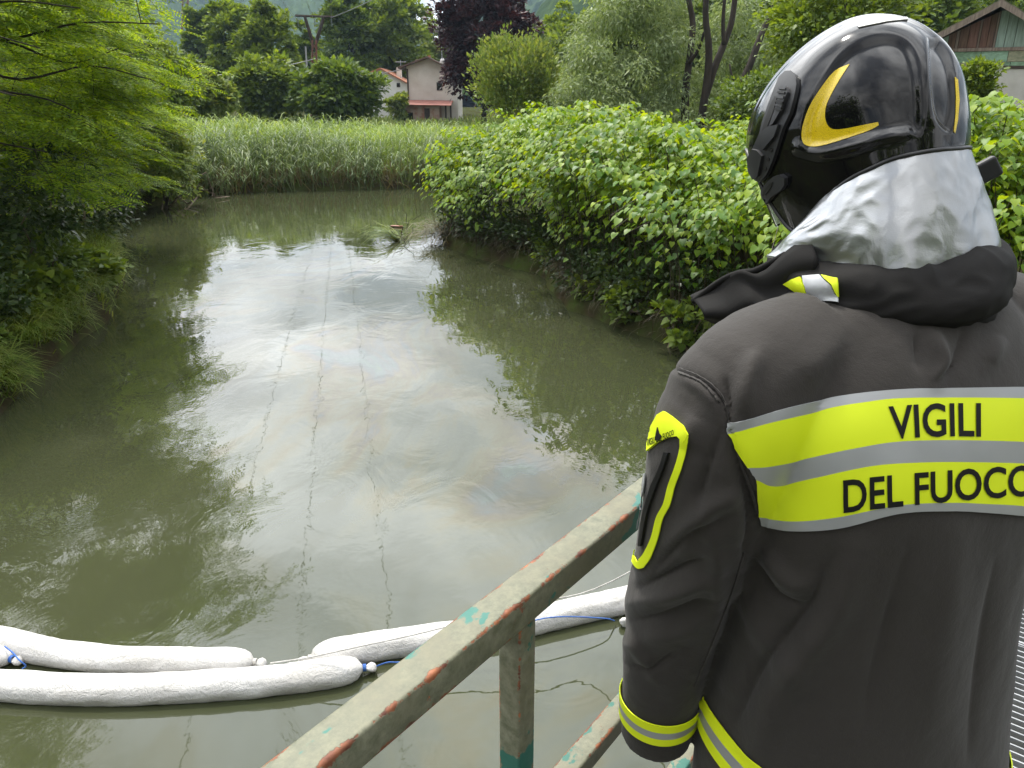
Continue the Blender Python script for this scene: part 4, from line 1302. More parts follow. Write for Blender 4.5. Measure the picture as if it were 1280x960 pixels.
for f in np.linspace(0.2, 0.8, 3):
    b = MBS(); z_ = sz(118) * (1 - f) + sz(82) * f
    b.box(sx(1230), sx(1255), YS - 0.105, YS - 0.078, z_ - 0.03, z_ + 0.03); b.build('lattice_bar', WOOD_H[0], wdw)
MB = _MB
b = MBS(); b.box(sx(1219), sx(1240), YS - 0.35, YS - 0.08, sz(127), sz(121)); b.build('sill', WOOD_H[2], groot)
# weathered fence before the shed
YF = 26.0
fr_ = empty('timber_fence', (on_y(1215, 130, 26.5).x, YF, 1.4), 'grey timber rail fence in front of the shed, half hidden by leaves', 'fence')
for px in (1203, 1212, 1226, 1237):
    b = MB(); q = on_y(px, 131, YF); b.box(q.x - 0.1, q.x + 0.1, YF + 0.05, YF + 0.15, 1.2, q.z); b.build('post', WOODS[2], fr_)
b = MB(); qa, qb = on_y(1190, 128, YF), on_y(1243, 128, YF); b.box(qa.x, qb.x, YF - 0.06, YF + 0.04, qa.z - 0.1, qa.z + 0.06); b.build('rail', WOODS[2], fr_)
# white concrete terrace
CONC = plain('stained_white_concrete', (0.62, 0.60, 0.57), (0.48, 0.46, 0.43), 1.6, 0.85)
YC = 25.5
tr_ = empty('concrete_terrace', (on_y(1285, 130, YC).x, YC + 1, 1.2), 'white concrete terrace parapet beside the wooden shed', 'terrace')
def cx_(px, py): return on_y(px, py, YC)
b = MB()
A, B_ = cx_(1246, 86), cx_(1400, 86); C_, D_ = cx_(1237, 131), cx_(1400, 131)
b.quadbox([C_, D_, (D_.x, YC + 0.16, D_.z), (C_.x, YC + 0.16, C_.z), A, B_, (B_.x, YC + 0.16, B_.z), (A.x, YC + 0.16, A.z)])
b.build('parapet', CONC, tr_)
b = MB(); b.box(A.x - 0.05, B_.x, YC - 0.03, YC + 0.2, A.z + 0.003, A.z + 0.09); b.build('coping', DARKWOOD, tr_)
b = MB(); b.box(C_.x, D_.x, YC + 0.003, YC + 2.6, C_.z - 0.14, C_.z - 0.004); b.build('slab', CONC, tr_)
b = MB(); b.box(C_.x, C_.x + 0.25, YC + 0.1, YC + 2.4, 0.9, C_.z - 0.145); b.build('pier', CONC, tr_)
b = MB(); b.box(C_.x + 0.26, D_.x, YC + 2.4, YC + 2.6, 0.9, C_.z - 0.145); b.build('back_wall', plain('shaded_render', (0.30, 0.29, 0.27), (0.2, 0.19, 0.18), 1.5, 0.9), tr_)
b = MB(); q = cx_(1262, 150); b.tube([(q.x, YC - 0.2, q.z - 1.4), (q.x + 0.25, YC - 0.2, cx_(1262, 143).z)], 0.05, 6); b.build('green_pole', WOOD_H[2], tr_)

# ================================================================ air between here and the mountain
hb = MB(); hb.box(xs.min() - 30, xs.max() + 30, ys.min() - 30, ys.max() + 30, -2.0, 365)
mz = bpy.data.materials.new('haze_air'); mz.use_nodes = True
t = mz.node_tree; t.nodes.clear()
o = t.nodes.new('ShaderNodeOutputMaterial'); pv = t.nodes.new('ShaderNodeVolumePrincipled')
pv.inputs['Color'].default_value = (0.55, 0.76, 1.0, 1); pv.inputs['Density'].default_value = 0.00018
pv.inputs['Anisotropy'].default_value = 0.2
t.links.new(pv.outputs[0], o.inputs['Volume'])
props(hb.build('haze', mz), 'thin pale haze softening the far trees and the mountain', 'haze', kind='stuff')

# ================================================================ footbridge
RD = Vector((0.608, 0.794, 0)).normalized()            # along the railing
RN = Vector((RD.y, -RD.x, 0))                          # towards the walkway
RAIL0 = Vector((0.0, 0.9, 0))
DECK = EYE - 1.72

# flaking grey green paint: worn edges rusty, older teal coat showing through
def paint_mat(name, half, thr=0.605, tealc=(0.025, 0.16, 0.13)):
    m, t, p, o = new_mat(name)
    tcn = t.nodes.new('ShaderNodeTexCoord')
    base = noise_node(t, 60, 5, 0.7)
    big = noise_node(t, 7, 4)
    c = mixc(t, ramp(t, base.outputs['Fac'], [(0.35, 0.0), (0.68, 1.0)]).outputs[0], (0.105, 0.112, 0.070), (0.228, 0.226, 0.158))
    c = mixc(t, ramp(t, big.outputs['Fac'], [(0.45, 0.0), (0.6, 0.45)]).outputs[0], c, (0.17, 0.155, 0.10))
    teal = noise_node(t, 9, 5, 0.6, stretch=(0.7, 1, 0.45) if half < 0.022 else (0.6, 1, 1))
    c = mixc(t, ramp(t, teal.outputs['Fac'], [(thr, 0.0), (thr + 0.015, 0.9)]).outputs[0], c, tealc)
    sp_ = t.nodes.new('ShaderNodeSeparateXYZ')
    t.links.new(tcn.outputs['Object'], sp_.inputs[0])
    ab = []
    for ax in ('Y', 'Z'):
        a = t.nodes.new('ShaderNodeMath'); a.operation = 'ABSOLUTE'; t.links.new(sp_.outputs[ax], a.inputs[0]); ab.append(a)
    mn = t.nodes.new('ShaderNodeMath'); mn.operation = 'MINIMUM'
    t.links.new(ab[0].outputs[0], mn.inputs[0]); t.links.new(ab[1].outputs[0], mn.inputs[1])
    mr = t.nodes.new('ShaderNodeMapRange'); mr.inputs['From Min'].default_value = half * 0.62; mr.inputs['From Max'].default_value = half
    t.links.new(mn.outputs[0], mr.inputs['Value'])
    rn = noise_node(t, 13, 6, 0.75)
    sm = t.nodes.new('ShaderNodeMath'); sm.operation = 'MULTIPLY_ADD'; sm.inputs[1].default_value = 0.19
    t.links.new(mr.outputs[0], sm.inputs[0]); t.links.new(rn.outputs['Fac'], sm.inputs[2])
    rm = ramp(t, sm.outputs[0], [(0.642, 0.0), (0.675, 1.0)])
    rc = noise_node(t, 40, 4)
    rcol = ramp(t, rc.outputs['Fac'], [(0.35, (0.11, 0.035, 0.02)), (0.65, (0.34, 0.12, 0.05))])
    c = mixc(t, rm.outputs[0], c, rcol.outputs[0])
    t.links.new(c, p.inputs['Base Color'])
    rgh = ramp(t, base.outputs['Fac'], [(0.3, 0.45), (0.7, 0.75)])
    t.links.new(rgh.outputs[0], p.inputs['Roughness'])
    hs = t.nodes.new('ShaderNodeMath'); hs.operation = 'SUBTRACT'
    t.links.new(base.outputs['Fac'], hs.inputs[0]); t.links.new(rm.outputs[0], hs.inputs[1])
    bump(t, p, hs.outputs[0], 0.5, 0.0012)
    return m


PAINT = paint_mat('flaking_green_paint', 0.025)
PAINT_P = paint_mat('flaking_green_paint_post', 0.02, 0.555, (0.015, 0.13, 0.10))


def bar(name, length, hy, hz_, mat, parent, origin, xdir, ydir):
    """bevelled square tube, local x along its length from origin."""
    bmx = bmesh.new()
    bmesh.ops.create_cube(bmx, size=1)
    for v in bmx.verts:
        v.co = Vector(((v.co.x + 0.5) * length, v.co.y * 2 * hy, v.co.z * 2 * hz_))
    bmesh.ops.bevel(bmx, geom=[e for e in bmx.edges], offset=0.005, segments=3, affect='EDGES', profile=0.5)
    me = bpy.data.meshes.new(name); bmx.to_mesh(me); bmx.free()
    o = bpy.data.objects.new(name, me); COL.objects.link(o)
    me.materials.append(mat)
    me.polygons.foreach_set('use_smooth', np.ones(len(me.polygons), bool))
    xd = Vector(xdir).normalized(); yd = Vector(ydir).normalized(); zd = xd.cross(yd)
    M = Matrix.Translation(origin) @ Matrix((xd, yd, zd)).transposed().to_4x4()
    if parent is not None:
        o.parent = parent
        o.matrix_parent_inverse = TOTAL(parent).inverted()
    o.matrix_basis = M
    return o


rail = empty('bridge_railing', RAIL0 + Vector((0, 0, DECK)), 'square tube bridge railing with flaking grey green paint and rust', 'railing')
START, LEN = -3.1, 7.0
for nm, h in (('top_rail', 0.669), ('middle_rail', 1.118), ('lower_rail', 1.545)):
    hw = 0.025 if nm == 'top_rail' else 0.02
    bar(nm, LEN, hw, hw, PAINT if nm == 'top_rail' else PAINT_P, rail, RAIL0 + RD * START + Vector((0, 0, EYE - h)), RD, RN)
for s in (-2.68, -1.34, 0.012, 1.36, 2.7, 3.87):
    bar('post', 1.72 - 0.6945 + 0.12, 0.02, 0.02, PAINT_P, rail, RAIL0 + RD * s + Vector((0, 0, DECK - 0.12)), (0, 0, 1), RD)

# deck of galvanised grating panels on two beams
GALV = plain('galvanised_grating', (0.42, 0.43, 0.44), (0.28, 0.29, 0.30), 9, 0.5, metal=0.55)
deck = empty('walkway_deck', RAIL0 + RD * 3 + RN * 0.7 + Vector((0, 0, DECK)), 'galvanised steel grating deck of the footbridge', 'footbridge')
PL = 1.0
for k in range(-3, 10):
    b = MB()
    o0 = RAIL0 + RD * (k * PL) + RN * 0.07
    for j in range(34):                              # bearing bars across the deck
        c0 = o0 + RD * (0.015 + j * 0.0295) + RN * 0.70
        b.obox(c0 + Vector((0, 0, DECK - 0.016)), RD, RN, (0, 0, 1), 0.0015 + 0.001, 0.69, 0.014)
    for j in range(12):                              # cross rods
        c0 = o0 + RD * (PL / 2) + RN * (0.06 + j * 0.115)
        b.obox(c0 + Vector((0, 0, DECK - 0.006)), RD, RN, (0, 0, 1), PL / 2 - 0.008, 0.003, 0.004)
    for s in (0, 1):
        b.obox(o0 + RD * (0.006 + s * (PL - 0.012)) + RN * 0.70 + Vector((0, 0, DECK - 0.015)), RD, RN, (0, 0, 1), 0.003, 0.70, 0.0165)
    b.build('grating_panel', GALV, deck)
for s in (0.06, 0.7, 1.38):
    b = MB(); b.obox(RAIL0 + RD * 3.4 + RN * (0.0 + s) + Vector((0, 0, DECK - 0.135)), RD, RN, (0, 0, 1), 6.6, 0.05, 0.10)
    b.build('beam', plain('painted_steel_beam', (0.20, 0.20, 0.14), (0.14, 0.12, 0.08), 5, 0.7), deck)

# ================================================================ absorbent booms
mb_, t, p, o = new_mat('white_nonwoven_fabric')
n1 = noise_node(t, 3.0, 4)
c = ramp(t, n1.outputs['Fac'], [(0.35, (0.50, 0.485, 0.46)), (0.65, (0.63, 0.62, 0.605))])
t.links.new(c.outputs[0], p.inputs['Base Color'])
p.inputs['Roughness'].default_value = 0.75
n2 = noise_node(t, 22, 5, 0.65, dist=1.2)
n3 = noise_node(t, 90, 2)
h_ = t.nodes.new('ShaderNodeMath'); h_.operation = 'MULTIPLY_ADD'; h_.inputs[1].default_value = 0.15
t.links.new(n3.outputs['Fac'], h_.inputs[0]); t.links.new(n2.outputs['Fac'], h_.inputs[2])
bump(t, p, h_.outputs[0], 1.0, 0.011)
BOOM = mb_
BLUE = plain('blue_twine', (0.05, 0.16, 0.48), (0.03, 0.10, 0.36), 20, 0.7)
ROPEW = plain('white_cord', (0.62, 0.60, 0.57), (0.45, 0.43, 0.40), 30, 0.8)


def boom(label, px_pts, r, ends=(True, True), seed=0, zc=0.055, ties=(True, True)):
    """px_pts: centre line in the picture on the water."""
    g = np.random.default_rng(seed)
    P = [on_z(a, b_, 0.06) for a, b_ in px_pts]
    C = spline([(q.x, q.y, zc) for q in P], 70)
    root = empty('absorbent_boom', C[35] * np.array([1, 1, 0]), label, 'boom')
    seg = np.concatenate([[0], np.cumsum(np.linalg.norm(np.diff(C, axis=0), axis=1))])
    L = seg[-1]
    rad = np.full(70, r)
    for e, s in ((ends[0], seg), (ends[1], L - seg)):
        if e:
            u = np.clip(s / 0.20, 0, 1)
            rad *= 0.10 + 0.90 * np.sqrt(np.clip(1 - (1 - u) ** 2, 0, 1))
    n = 40
    rings = []
    for i in range(70):
        tg = unit(C[min(i + 1, 69)] - C[max(i - 1, 0)])
        sd_ = np.cross(tg, [0, 0, 1.0]); up = np.cross(sd_, tg)
        ring = []
        for j in range(n):
            a = 2 * math.pi * j / n
            v = mnoise.noise(Vector((seg[i] * 4.5 + seed * 10, math.cos(a) * 1.3, math.sin(a) * 1.3)))
            v2 = mnoise.noise(Vector((seg[i] * 16 + seed * 10, math.cos(a) * 3.5, math.sin(a) * 3.5)))
            v3 = abs(mnoise.noise(Vector((seg[i] * 7 + seed * 10, math.cos(a) * 5.5, math.sin(a) * 5.5))))
            rr = rad[i] * (1 + 0.055 * v + 0.025 * v2 - 0.09 * v3)
            ring.append(C[i] + sd_ * math.cos(a) * rr + up * math.sin(a) * rr * 0.86)
        rings.append(ring)
    b = MB(); b.loft(rings)
    b.build('sock', BOOM, root, smooth=True)
    for e, i, sgn in ((ends[0], 0, -1), (ends[1], 69, 1)):
        if not e: continue
        tg = unit(C[69] - C[68]) if i else unit(C[1] - C[0])
        tg = tg * sgn
        b = MB()
        q = C[i]
        rr = [0.012, 0.016, 0.026, 0.034, 0.028, 0.010]
        dd = [-0.03, 0.01, 0.03, 0.055, 0.08, 0.092]
        sd_ = np.cross(tg, [0, 0, 1.0]); up = np.cross(sd_, tg)
        b.loft([[q + tg * d_ + np.array([0, 0, -0.01]) + (sd_ * math.cos(a) + up * math.sin(a)) * r_ * (1 + 0.25 * math.sin(3 * a + d_ * 30)) for a in np.linspace(0, 2 * math.pi, 14, endpoint=False)] for d_, r_ in zip(dd, rr)])
        b.build('end_knot', BOOM, root, smooth=True)
        b = MB()
        for lp in range(3):
            qq = q + tg * (-0.004 + 0.008 * lp)
            b.tube([qq + (sd_ * math.cos(a) + up * math.sin(a)) * 0.024 for a in np.linspace(0, 2 * math.pi, 15)], 0.005, 5)
        b.build('tie', BLUE if ties[0 if i == 0 else 1] else ROPEW, root)
    return root, C


b1, C1 = boom('upper white boom lying behind the longest one, ending at the cord', [(-190, 760), (-100, 780), (0, 800), (60, 814), (140, 824), (230, 826), (318, 827)], 0.115, (False, True), 1, ties=(False, False))
b2, C2 = boom('longest white boom curving across the water to a tied end by the railing', [(-230, 832), (-120, 848), (0, 856), (120, 862), (240, 858), (350, 849), (455, 834)], 0.122, (False, True), 2)
b3, C3 = boom('short white boom end with blue tie lying between two longer booms', [(-230, 790), (-120, 806), (-40, 815), (14, 823)], 0.095, (False, True), 3)
b4, C4 = boom('white boom running under the railing towards the firefighter sleeve', [(388, 822), (440, 812), (520, 800), (620, 786), (700, 768), (772, 752), (830, 738)], 0.125, (True, True), 4, ties=(False, True))
b5, C5 = boom('white boom continuing behind the firefighter towards the bank', [(788, 773), (860, 756), (930, 730), (1010, 700)], 0.115, (True, True), 5)


def cord(name, label, pts, r_, mat, cat, n=40, parent=None):
    b = MB(); b.tube(spline([tuple(q) for q in pts], n), r_, 5)
    o_ = b.build(name, mat, parent)
    return props(o_, label, cat) if parent is None else o_


cord('tow_rope', 'thin white cord strung between the booms and past the sleeve', [on_z(338, 829, 0.12), on_z(385, 822, 0.2), on_z(450, 808, 0.27), on_z(540, 788, 0.30), on_z(668, 754, 0.42), on_z(780, 719, 0.62), RAIL0 + RD * 3.87 + Vector((-0.02, 0.02, EYE - 1.50))], 0.0055, ROPEW, 'rope')
cord('blue_twine', 'blue twine tied round the boom ends under the railing', [on_z(470, 833, 0.05), on_z(485, 828, 0.1), on_z(505, 827, 0.08), on_z(560, 815, 0.02), on_z(620, 797, 0.04), on_z(660, 778, 0.19), on_z(700, 771, 0.20), on_z(755, 773, 0.12), on_z(768, 776, 0.04)], 0.0055, BLUE, 'twine')
cord('blue_twine', 'loop of blue twine on the short boom end', [on_z(6, 808, 0.14), on_z(16, 816, 0.15), on_z(24, 825, 0.13), on_z(32, 832, 0.08), on_z(28, 836, 0.05)], 0.0055, BLUE, 'twine')
# bridge abutment on the right bank

# ================================================================ the firefighter
CAMP = Vector((0, 0, EYE))
YAW = R(25)
FV = Vector((-math.sin(YAW), math.cos(YAW), 0))
LV = Vector((-math.cos(YAW), -math.sin(YAW), 0))


def H(x, y, h):
    return Vector((x, y, EYE - h))


def remesh(mb_, voxel, iters=2, name='tmp'):
    me = mb_.mesh(name)
    o_ = bpy.data.objects.new(name, me); COL.objects.link(o_)
    m_ = o_.modifiers.new('r', 'REMESH'); m_.mode = 'VOXEL'; m_.voxel_size = voxel; m_.use_smooth_shade = True
    if iters:
        s_ = o_.modifiers.new('s', 'SMOOTH'); s_.factor = 0.5; s_.iterations = iters
    dg = bpy.context.evaluated_depsgraph_get()
    r_ = bpy.data.meshes.new_from_object(o_.evaluated_get(dg))
    bpy.data.objects.remove(o_, do_unlink=True)
    bpy.data.meshes.remove(me)
    r_.name = name
    return r_


def get_v(me):
    a = np.empty(len(me.vertices) * 3, np.float32); me.vertices.foreach_get('co', a); return a.reshape(-1, 3).astype(float)


def get_n(me):
    a = np.empty(len(me.vertices) * 3, np.float32); me.vertex_normals.foreach_get('vector', a); return a.reshape(-1, 3).astype(float)


def set_v(me, V):
    me.vertices.foreach_set('co', np.ascontiguousarray(V, np.float32).ravel()); me.update()


def bvh_of(me):
    b = bmesh.new(); b.from_mesh(me); t_ = BVHTree.FromBMesh(b); b.free(); return t_


def cast(bv, px, py, nudge=0.0, tries=14):
    for k in range(tries):
        d = ray(px + nudge * k, py).normalized()
        hit, nn, i_, ds = bv.ray_cast(CAMP, d, 5.0)
        if hit is not None:
            return hit, nn
    return None, None


def superring(c, lv, fv, a, b, e=2.5, n=48, z=None):
    out_ = []
    for j in range(n):
        t_ = 2 * math.pi * j / n
        ct, st = math.cos(t_), math.sin(t_)
        out_.append(c + lv * (a * math.copysign(abs(ct) ** (2 / e), ct)) + fv * (b * math.copysign(abs(st) ** (2 / e), st)))
    return out_


def chain(mb_, pts, rads, n=24, sub=5, squash=None):
    P = spline([tuple(p) for p in pts], len(pts) * sub)
    rr = spline([[r_] for r_ in rads], len(pts) * sub)[:, 0]
    mb_.tube(P, list(rr), n)


person = empty('person', H(0.50, 0.93, 1.72), 'firefighter in black helmet and dark jacket with yellow bands, back turned', 'person')

SKIN = plain('skin', (0.50, 0.30, 0.22), (0.42, 0.24, 0.17), 12, 0.55)
# helmet frame
HC = Vector((0.4509, 1.02, 3.9748))
PSI, THE, ROL = 1.0578, 0.4121, 0.0521
hf = Vector((-math.sin(PSI) * math.cos(THE), math.cos(PSI) * math.cos(THE), -math.sin(THE)))
hl = Vector((-math.cos(PSI), -math.sin(PSI), 0)); hu = hf.cross(hl)
hl = (hl * math.cos(ROL) + hu * math.sin(ROL)).normalized(); hu = hf.cross(hl)
HM = np.array([hf, hl, hu])
def HL(x, y, z): return HC + hf * x + hl * y + hu * z

# ---- body: one continuous surface under the clothes
bd = MB()
def ell(c, ax, rad, n=20, m=12):
    rings = []
    for i in range(1, m):
        t_ = math.pi * i / m
        rings.append([c + ax[2] * (rad[2] * math.cos(t_)) + ax[0] * (rad[0] * math.sin(t_) * math.cos(a)) + ax[1] * (rad[1] * math.sin(t_) * math.sin(a)) for a in np.linspace(0, 2 * math.pi, n, endpoint=False)])
    bd.loft(rings)
AX = (hf, hl, hu)
ell(HL(0.015, 0, -0.01), AX, (0.088, 0.070, 0.095))
ell(HL(0.045, 0, -0.085), AX, (0.058, 0.055, 0.060))                    # jaw
bd.tube([HL(0.095, 0, -0.02), HL(0.118, 0, -0.058), HL(0.10, 0, -0.066)], [0.010, 0.017, 0.012], 10)      # nose
for s in (-1, 1):
    ell(HL(0.005, s * 0.072, -0.035), AX, (0.022, 0.012, 0.032), 12, 8)   # ears
    bd.tube([HL(0.086, s * 0.028, -0.005), HL(0.092, s * 0.045, -0.006)], 0.012, 8)   # brow
bd.tube([HL(0.098, -0.022, -0.096), HL(0.106, 0, -0.094), HL(0.098, 0.022, -0.096)], 0.009, 8)   # lips
chain(bd, [HL(-0.01, 0, -0.06), H(0.462, 0.975, 0.16), H(0.475, 0.95, 0.26)], [0.058, 0.057, 0.075])
TOR = [(0.215, 0.475, 0.945, 0.10, 0.07), (0.27, 0.475, 0.935, 0.16, 0.085), (0.36, 0.475, 0.93, 0.18, 0.11), (0.5, 0.48, 0.93, 0.165, 0.115), (0.66, 0.49, 0.93, 0.15, 0.11), (0.78, 0.505, 0.93, 0.165, 0.12), (0.88, 0.515, 0.925, 0.17, 0.12), (0.95, 0.52, 0.925, 0.14, 0.11)]
bd.loft([superring(H(cx, cy, h), LV, FV, a, b_, 2.2) for h, cx, cy, a, b_ in TOR])
LARM = [H(0.33, 0.87, 0.29), H(0.262, 0.845, 0.34), H(0.24, 0.86, 0.50), H(0.235, 0.90, 0.64), H(0.225, 0.92, 0.78), H(0.220, 0.935, 0.905)]
chain(bd, LARM, [0.055, 0.055, 0.046, 0.042, 0.040, 0.027])
RARM = [H(0.60, 0.99, 0.28), H(0.69, 1.03, 0.33), H(0.735, 1.13, 0.47), H(0.74, 1.24, 0.585), H(0.67, 1.37, 0.605), H(0.60, 1.50, 0.61)]
chain(bd, RARM, [0.055, 0.055, 0.046, 0.042, 0.040, 0.027])


def hand(wrist, dirn, palmn, sidev, curl, s=1.0):
    """palm with four unequal fingers and a thumb leaving the side of the palm."""
    dirn = dirn.normalized(); palmn = palmn.normalized(); sidev = sidev.normalized()
    rings = []
    for f, wd, th_ in ((-0.02, 0.026, 0.020), (0.02, 0.034, 0.020), (0.055, 0.041, 0.019), (0.085, 0.042, 0.016), (0.097, 0.036, 0.012)):
        c = wrist + dirn * f
        rings.append([c + sidev * (wd * math.cos(a)) + palmn * (th_ * math.sin(a)) for a in np.linspace(0, 2 * math.pi, 16, endpoint=False)])
    bd.loft(rings)
    for off, L in ((0.031, 0.072), (0.010, 0.082), (-0.011, 0.076), (-0.031, 0.060)):
        p0 = wrist + dirn * 0.085 + sidev * off
        pts = [p0]; ang = 0.15
        dd = dirn
        for seg_, k in ((0.45, 1), (0.32, 1.3), (0.23, 1.1)):
            ang += curl * k
            d2 = dirn * math.cos(ang) - palmn * math.sin(ang)
            pts.append(pts[-1] + d2 * (L * seg_))
        chain(bd, pts, [0.0098, 0.0094, 0.0088, 0.0078], 10, 3)
    p0 = wrist + dirn * 0.025 + sidev * 0.028
    chain(bd, [p0, p0 + sidev * 0.028 + dirn * 0.024 - palmn * 0.010, p0 + sidev * 0.040 + dirn * 0.052 - palmn * 0.022, p0 + sidev * 0.038 + dirn * 0.075 - palmn * 0.032], [0.014, 0.0115, 0.0105, 0.0085], 10, 3)


hand(H(0.219, 0.945, 0.925), Vector((-0.10, 0.85, -0.42)), Vector((-0.75, -0.1, 0.3)), Vector((0.05, 0.45, 0.85)), 0.30)
hand(H(0.585, 1.515, 0.610), Vector((-0.75, 0.62, -0.02)), Vector((0, 0, 1)), Vector((-0.55, -0.80, 0)), 0.38)
for s in (1, -1):
    hip = H(0.52, 0.925, 0.90) + LV * (s * 0.09)
    knee = H(0.52, 0.945, 1.27) + LV * (s * 0.105)
    ank = H(0.52, 0.905, 1.63) + LV * (s * 0.115)
    chain(bd, [hip, hip.lerp(knee, 0.5), knee, knee.lerp(ank, 0.35) - FV * 0.02, ank], [0.088, 0.074, 0.057, 0.056, 0.040])
    bd.tube([ank + Vector((0, 0, -0.03)), ank + FV * 0.08 + Vector((0, 0, -0.055)), ank + FV * 0.19 + Vector((0, 0, -0.062))], [0.040, 0.042, 0.030], 14)
body = link('body', remesh(bd, 0.006, 2, 'body'), SKIN, person, smooth=True)

# ---- trousers and boots
TROUSER = plain('trouser_fabric', (0.040, 0.036, 0.034), (0.030, 0.028, 0.026), 3, 0.85, 0.3, bscale=300, bdist=0.0006)
LEATHER = plain('boot_leather', (0.015, 0.014, 0.013), (0.010, 0.009, 0.009), 6, 0.4, 0.3, bscale=60, bdist=0.001)
tr = MB()
tr.loft([superring(H(0.52, 0.925, h), LV, FV, a, b_, 2.3) for h, a, b_ in ((0.74, 0.185, 0.14), (0.82, 0.195, 0.15), (0.90, 0.20, 0.155), (0.98, 0.19, 0.145))])
for s in (1, -1):
    hip = H(0.52, 0.925, 0.92) + LV * (s * 0.095)
    knee = H(0.52, 0.945, 1.27) + LV * (s * 0.11)
    ank = H(0.52, 0.905, 1.60) + LV * (s * 0.118)
    chain(tr, [hip, hip.lerp(knee, 0.5), knee, knee.lerp(ank, 0.4), ank], [0.108, 0.100, 0.088, 0.086, 0.080])
tme = remesh(tr, 0.009, 3, 'trousers')
V = get_v(tme); Nn = get_n(tme)
V += Nn * np.array([0.010 * mnoise.noise(Vector(v) * 9) for v in V])[:, None]
set_v(tme, V)
link('trousers', tme, TROUSER, person, smooth=True)
for s in (1, -1):
    ank = H(0.52, 0.905, 1.63) + LV * (s * 0.118)
    bt = MB()
    zg_ = EYE - 1.72
    rings = []
    for f, wd, ht in ((-0.075, 0.028, 0.05), (-0.06, 0.040, 0.085), (-0.02, 0.046, 0.10), (0.05, 0.046, 0.095), (0.11, 0.052, 0.078), (0.17, 0.050, 0.066), (0.205, 0.034, 0.05)):
        c = Vector((ank.x, ank.y, zg_ + ht / 2 + 0.001)) + FV * f
        rings.append([c + LV * (wd * math.copysign(abs(math.cos(a)) ** 0.7, math.cos(a))) + Vector((0, 0, ht / 2 * math.copysign(abs(math.sin(a)) ** 0.6, math.sin(a)))) for a in np.linspace(0, 2 * math.pi, 20, endpoint=False)])
    bt.loft(rings)
    bt.tube([ank + Vector((0, 0, -0.02)), ank + Vector((0, 0, 0.10))], [0.056, 0.062], 20)
    link('boot', remesh(bt, 0.006, 3, 'boot'), LEATHER, person, smooth=True)

# ---- jacket
mj, t, p, o = new_mat('jacket_charcoal_fabric')
n1 = noise_node(t, 2.2, 4)
c = ramp(t, n1.outputs['Fac'], [(0.3, (0.027, 0.0232, 0.0205)), (0.7, (0.035, 0.0305, 0.027))])
t.links.new(c.outputs[0], p.inputs['Base Color'])
p.inputs['Roughness'].default_value = 0.78
p.inputs['Specular IOR Level'].default_value = 0.3
p.inputs['Sheen Weight'].default_value = 0.12
p.inputs['Sheen Roughness'].default_value = 0.5
wv = noise_node(t, 900, 1)
wn = noise_node(t, 16, 5, 0.6, dist=0.15)
h_ = t.nodes.new('ShaderNodeMath'); h_.operation = 'MULTIPLY_ADD'; h_.inputs[1].default_value = 0.12
t.links.new(wv.outputs['Fac'], h_.inputs[0]); t.links.new(wn.outputs['Fac'], h_.inputs[2])
bump(t, p, h_.outputs[0], 0.5, 0.006)
JACKET = mj
BLACKCLOTH = plain('collar_black_fabric', (0.010, 0.009, 0.0085), (0.007, 0.0065, 0.006), 3, 0.8, 0.35, bscale=500, bdist=0.0006, spec=0.25)
FLUO = plain('fluorescent_yellow', (0.78, 0.90, 0.01), (0.72, 0.86, 0.008), 3, 0.6, 0.25, bscale=700, bdist=0.0005)
REFL = plain('reflective_silver_tape', (0.44, 0.45, 0.46), (0.36, 0.37, 0.38), 5, 0.42, 0.2, bscale=600, bdist=0.0004, metal=0.35)
INK = plain('black_print', (0.012, 0.012, 0.012), (0.010, 0.010, 0.010), 3, 0.6, spec=0.2)

TORSO = [(0.165, 0.468, 0.965, 0.075, 0.070), (0.195, 0.470, 0.955, 0.105, 0.085), (0.225, 0.472, 0.945, 0.145, 0.100), (0.262, 0.474, 0.937, 0.188, 0.118), (0.305, 0.475, 0.93, 0.215, 0.136), (0.36, 0.476, 0.925, 0.228, 0.152), (0.45, 0.480, 0.92, 0.226, 0.165), (0.58, 0.488, 0.92, 0.220, 0.170),
         (0.70, 0.498, 0.92, 0.222, 0.173), (0.82, 0.508, 0.92, 0.232, 0.178), (0.93, 0.517, 0.915, 0.242, 0.184), (1.04, 0.520, 0.912, 0.246, 0.187)]
jk = MB()
Tm = spline(TORSO, 60)
jk.loft([superring(H(r_[1], r_[2], r_[0]), LV, FV, r_[3], r_[4], 2.25, 72) for r_ in Tm])
SL = [(0.37, 0.885, 0.275, 0.070), (0.290, 0.850, 0.318, 0.086), (0.253, 0.838, 0.390, 0.086), (0.243, 0.862, 0.52, 0.078), (0.236, 0.900, 0.64, 0.073), (0.230, 0.916, 0.75, 0.065), (0.225, 0.926, 0.85, 0.057), (0.223, 0.930, 0.932, 0.053)]
Sm = spline(SL, 50)
jk.tube([H(*r_[:3]) for r_ in Sm], list(Sm[:, 3]), 40)
SR = [H(0.585, 0.985, 0.275), H(0.672, 1.018, 0.312), H(0.715, 1.07, 0.39), H(0.738, 1.15, 0.49), H(0.742, 1.24, 0.585), H(0.70, 1.315, 0.603), H(0.655, 1.40, 0.608), H(0.615, 1.475, 0.610)]
chain(jk, SR, [0.07, 0.088, 0.088, 0.083, 0.078, 0.068, 0.060, 0.055], 40)
jme = remesh(jk, 0.0046, 5, 'jacket')
V = get_v(jme); Nn = get_n(jme)
q = pix(V)
view = unit(np.array([0, 0, EYE]) - V)
facing = (Nn * view).sum(1) > -0.15


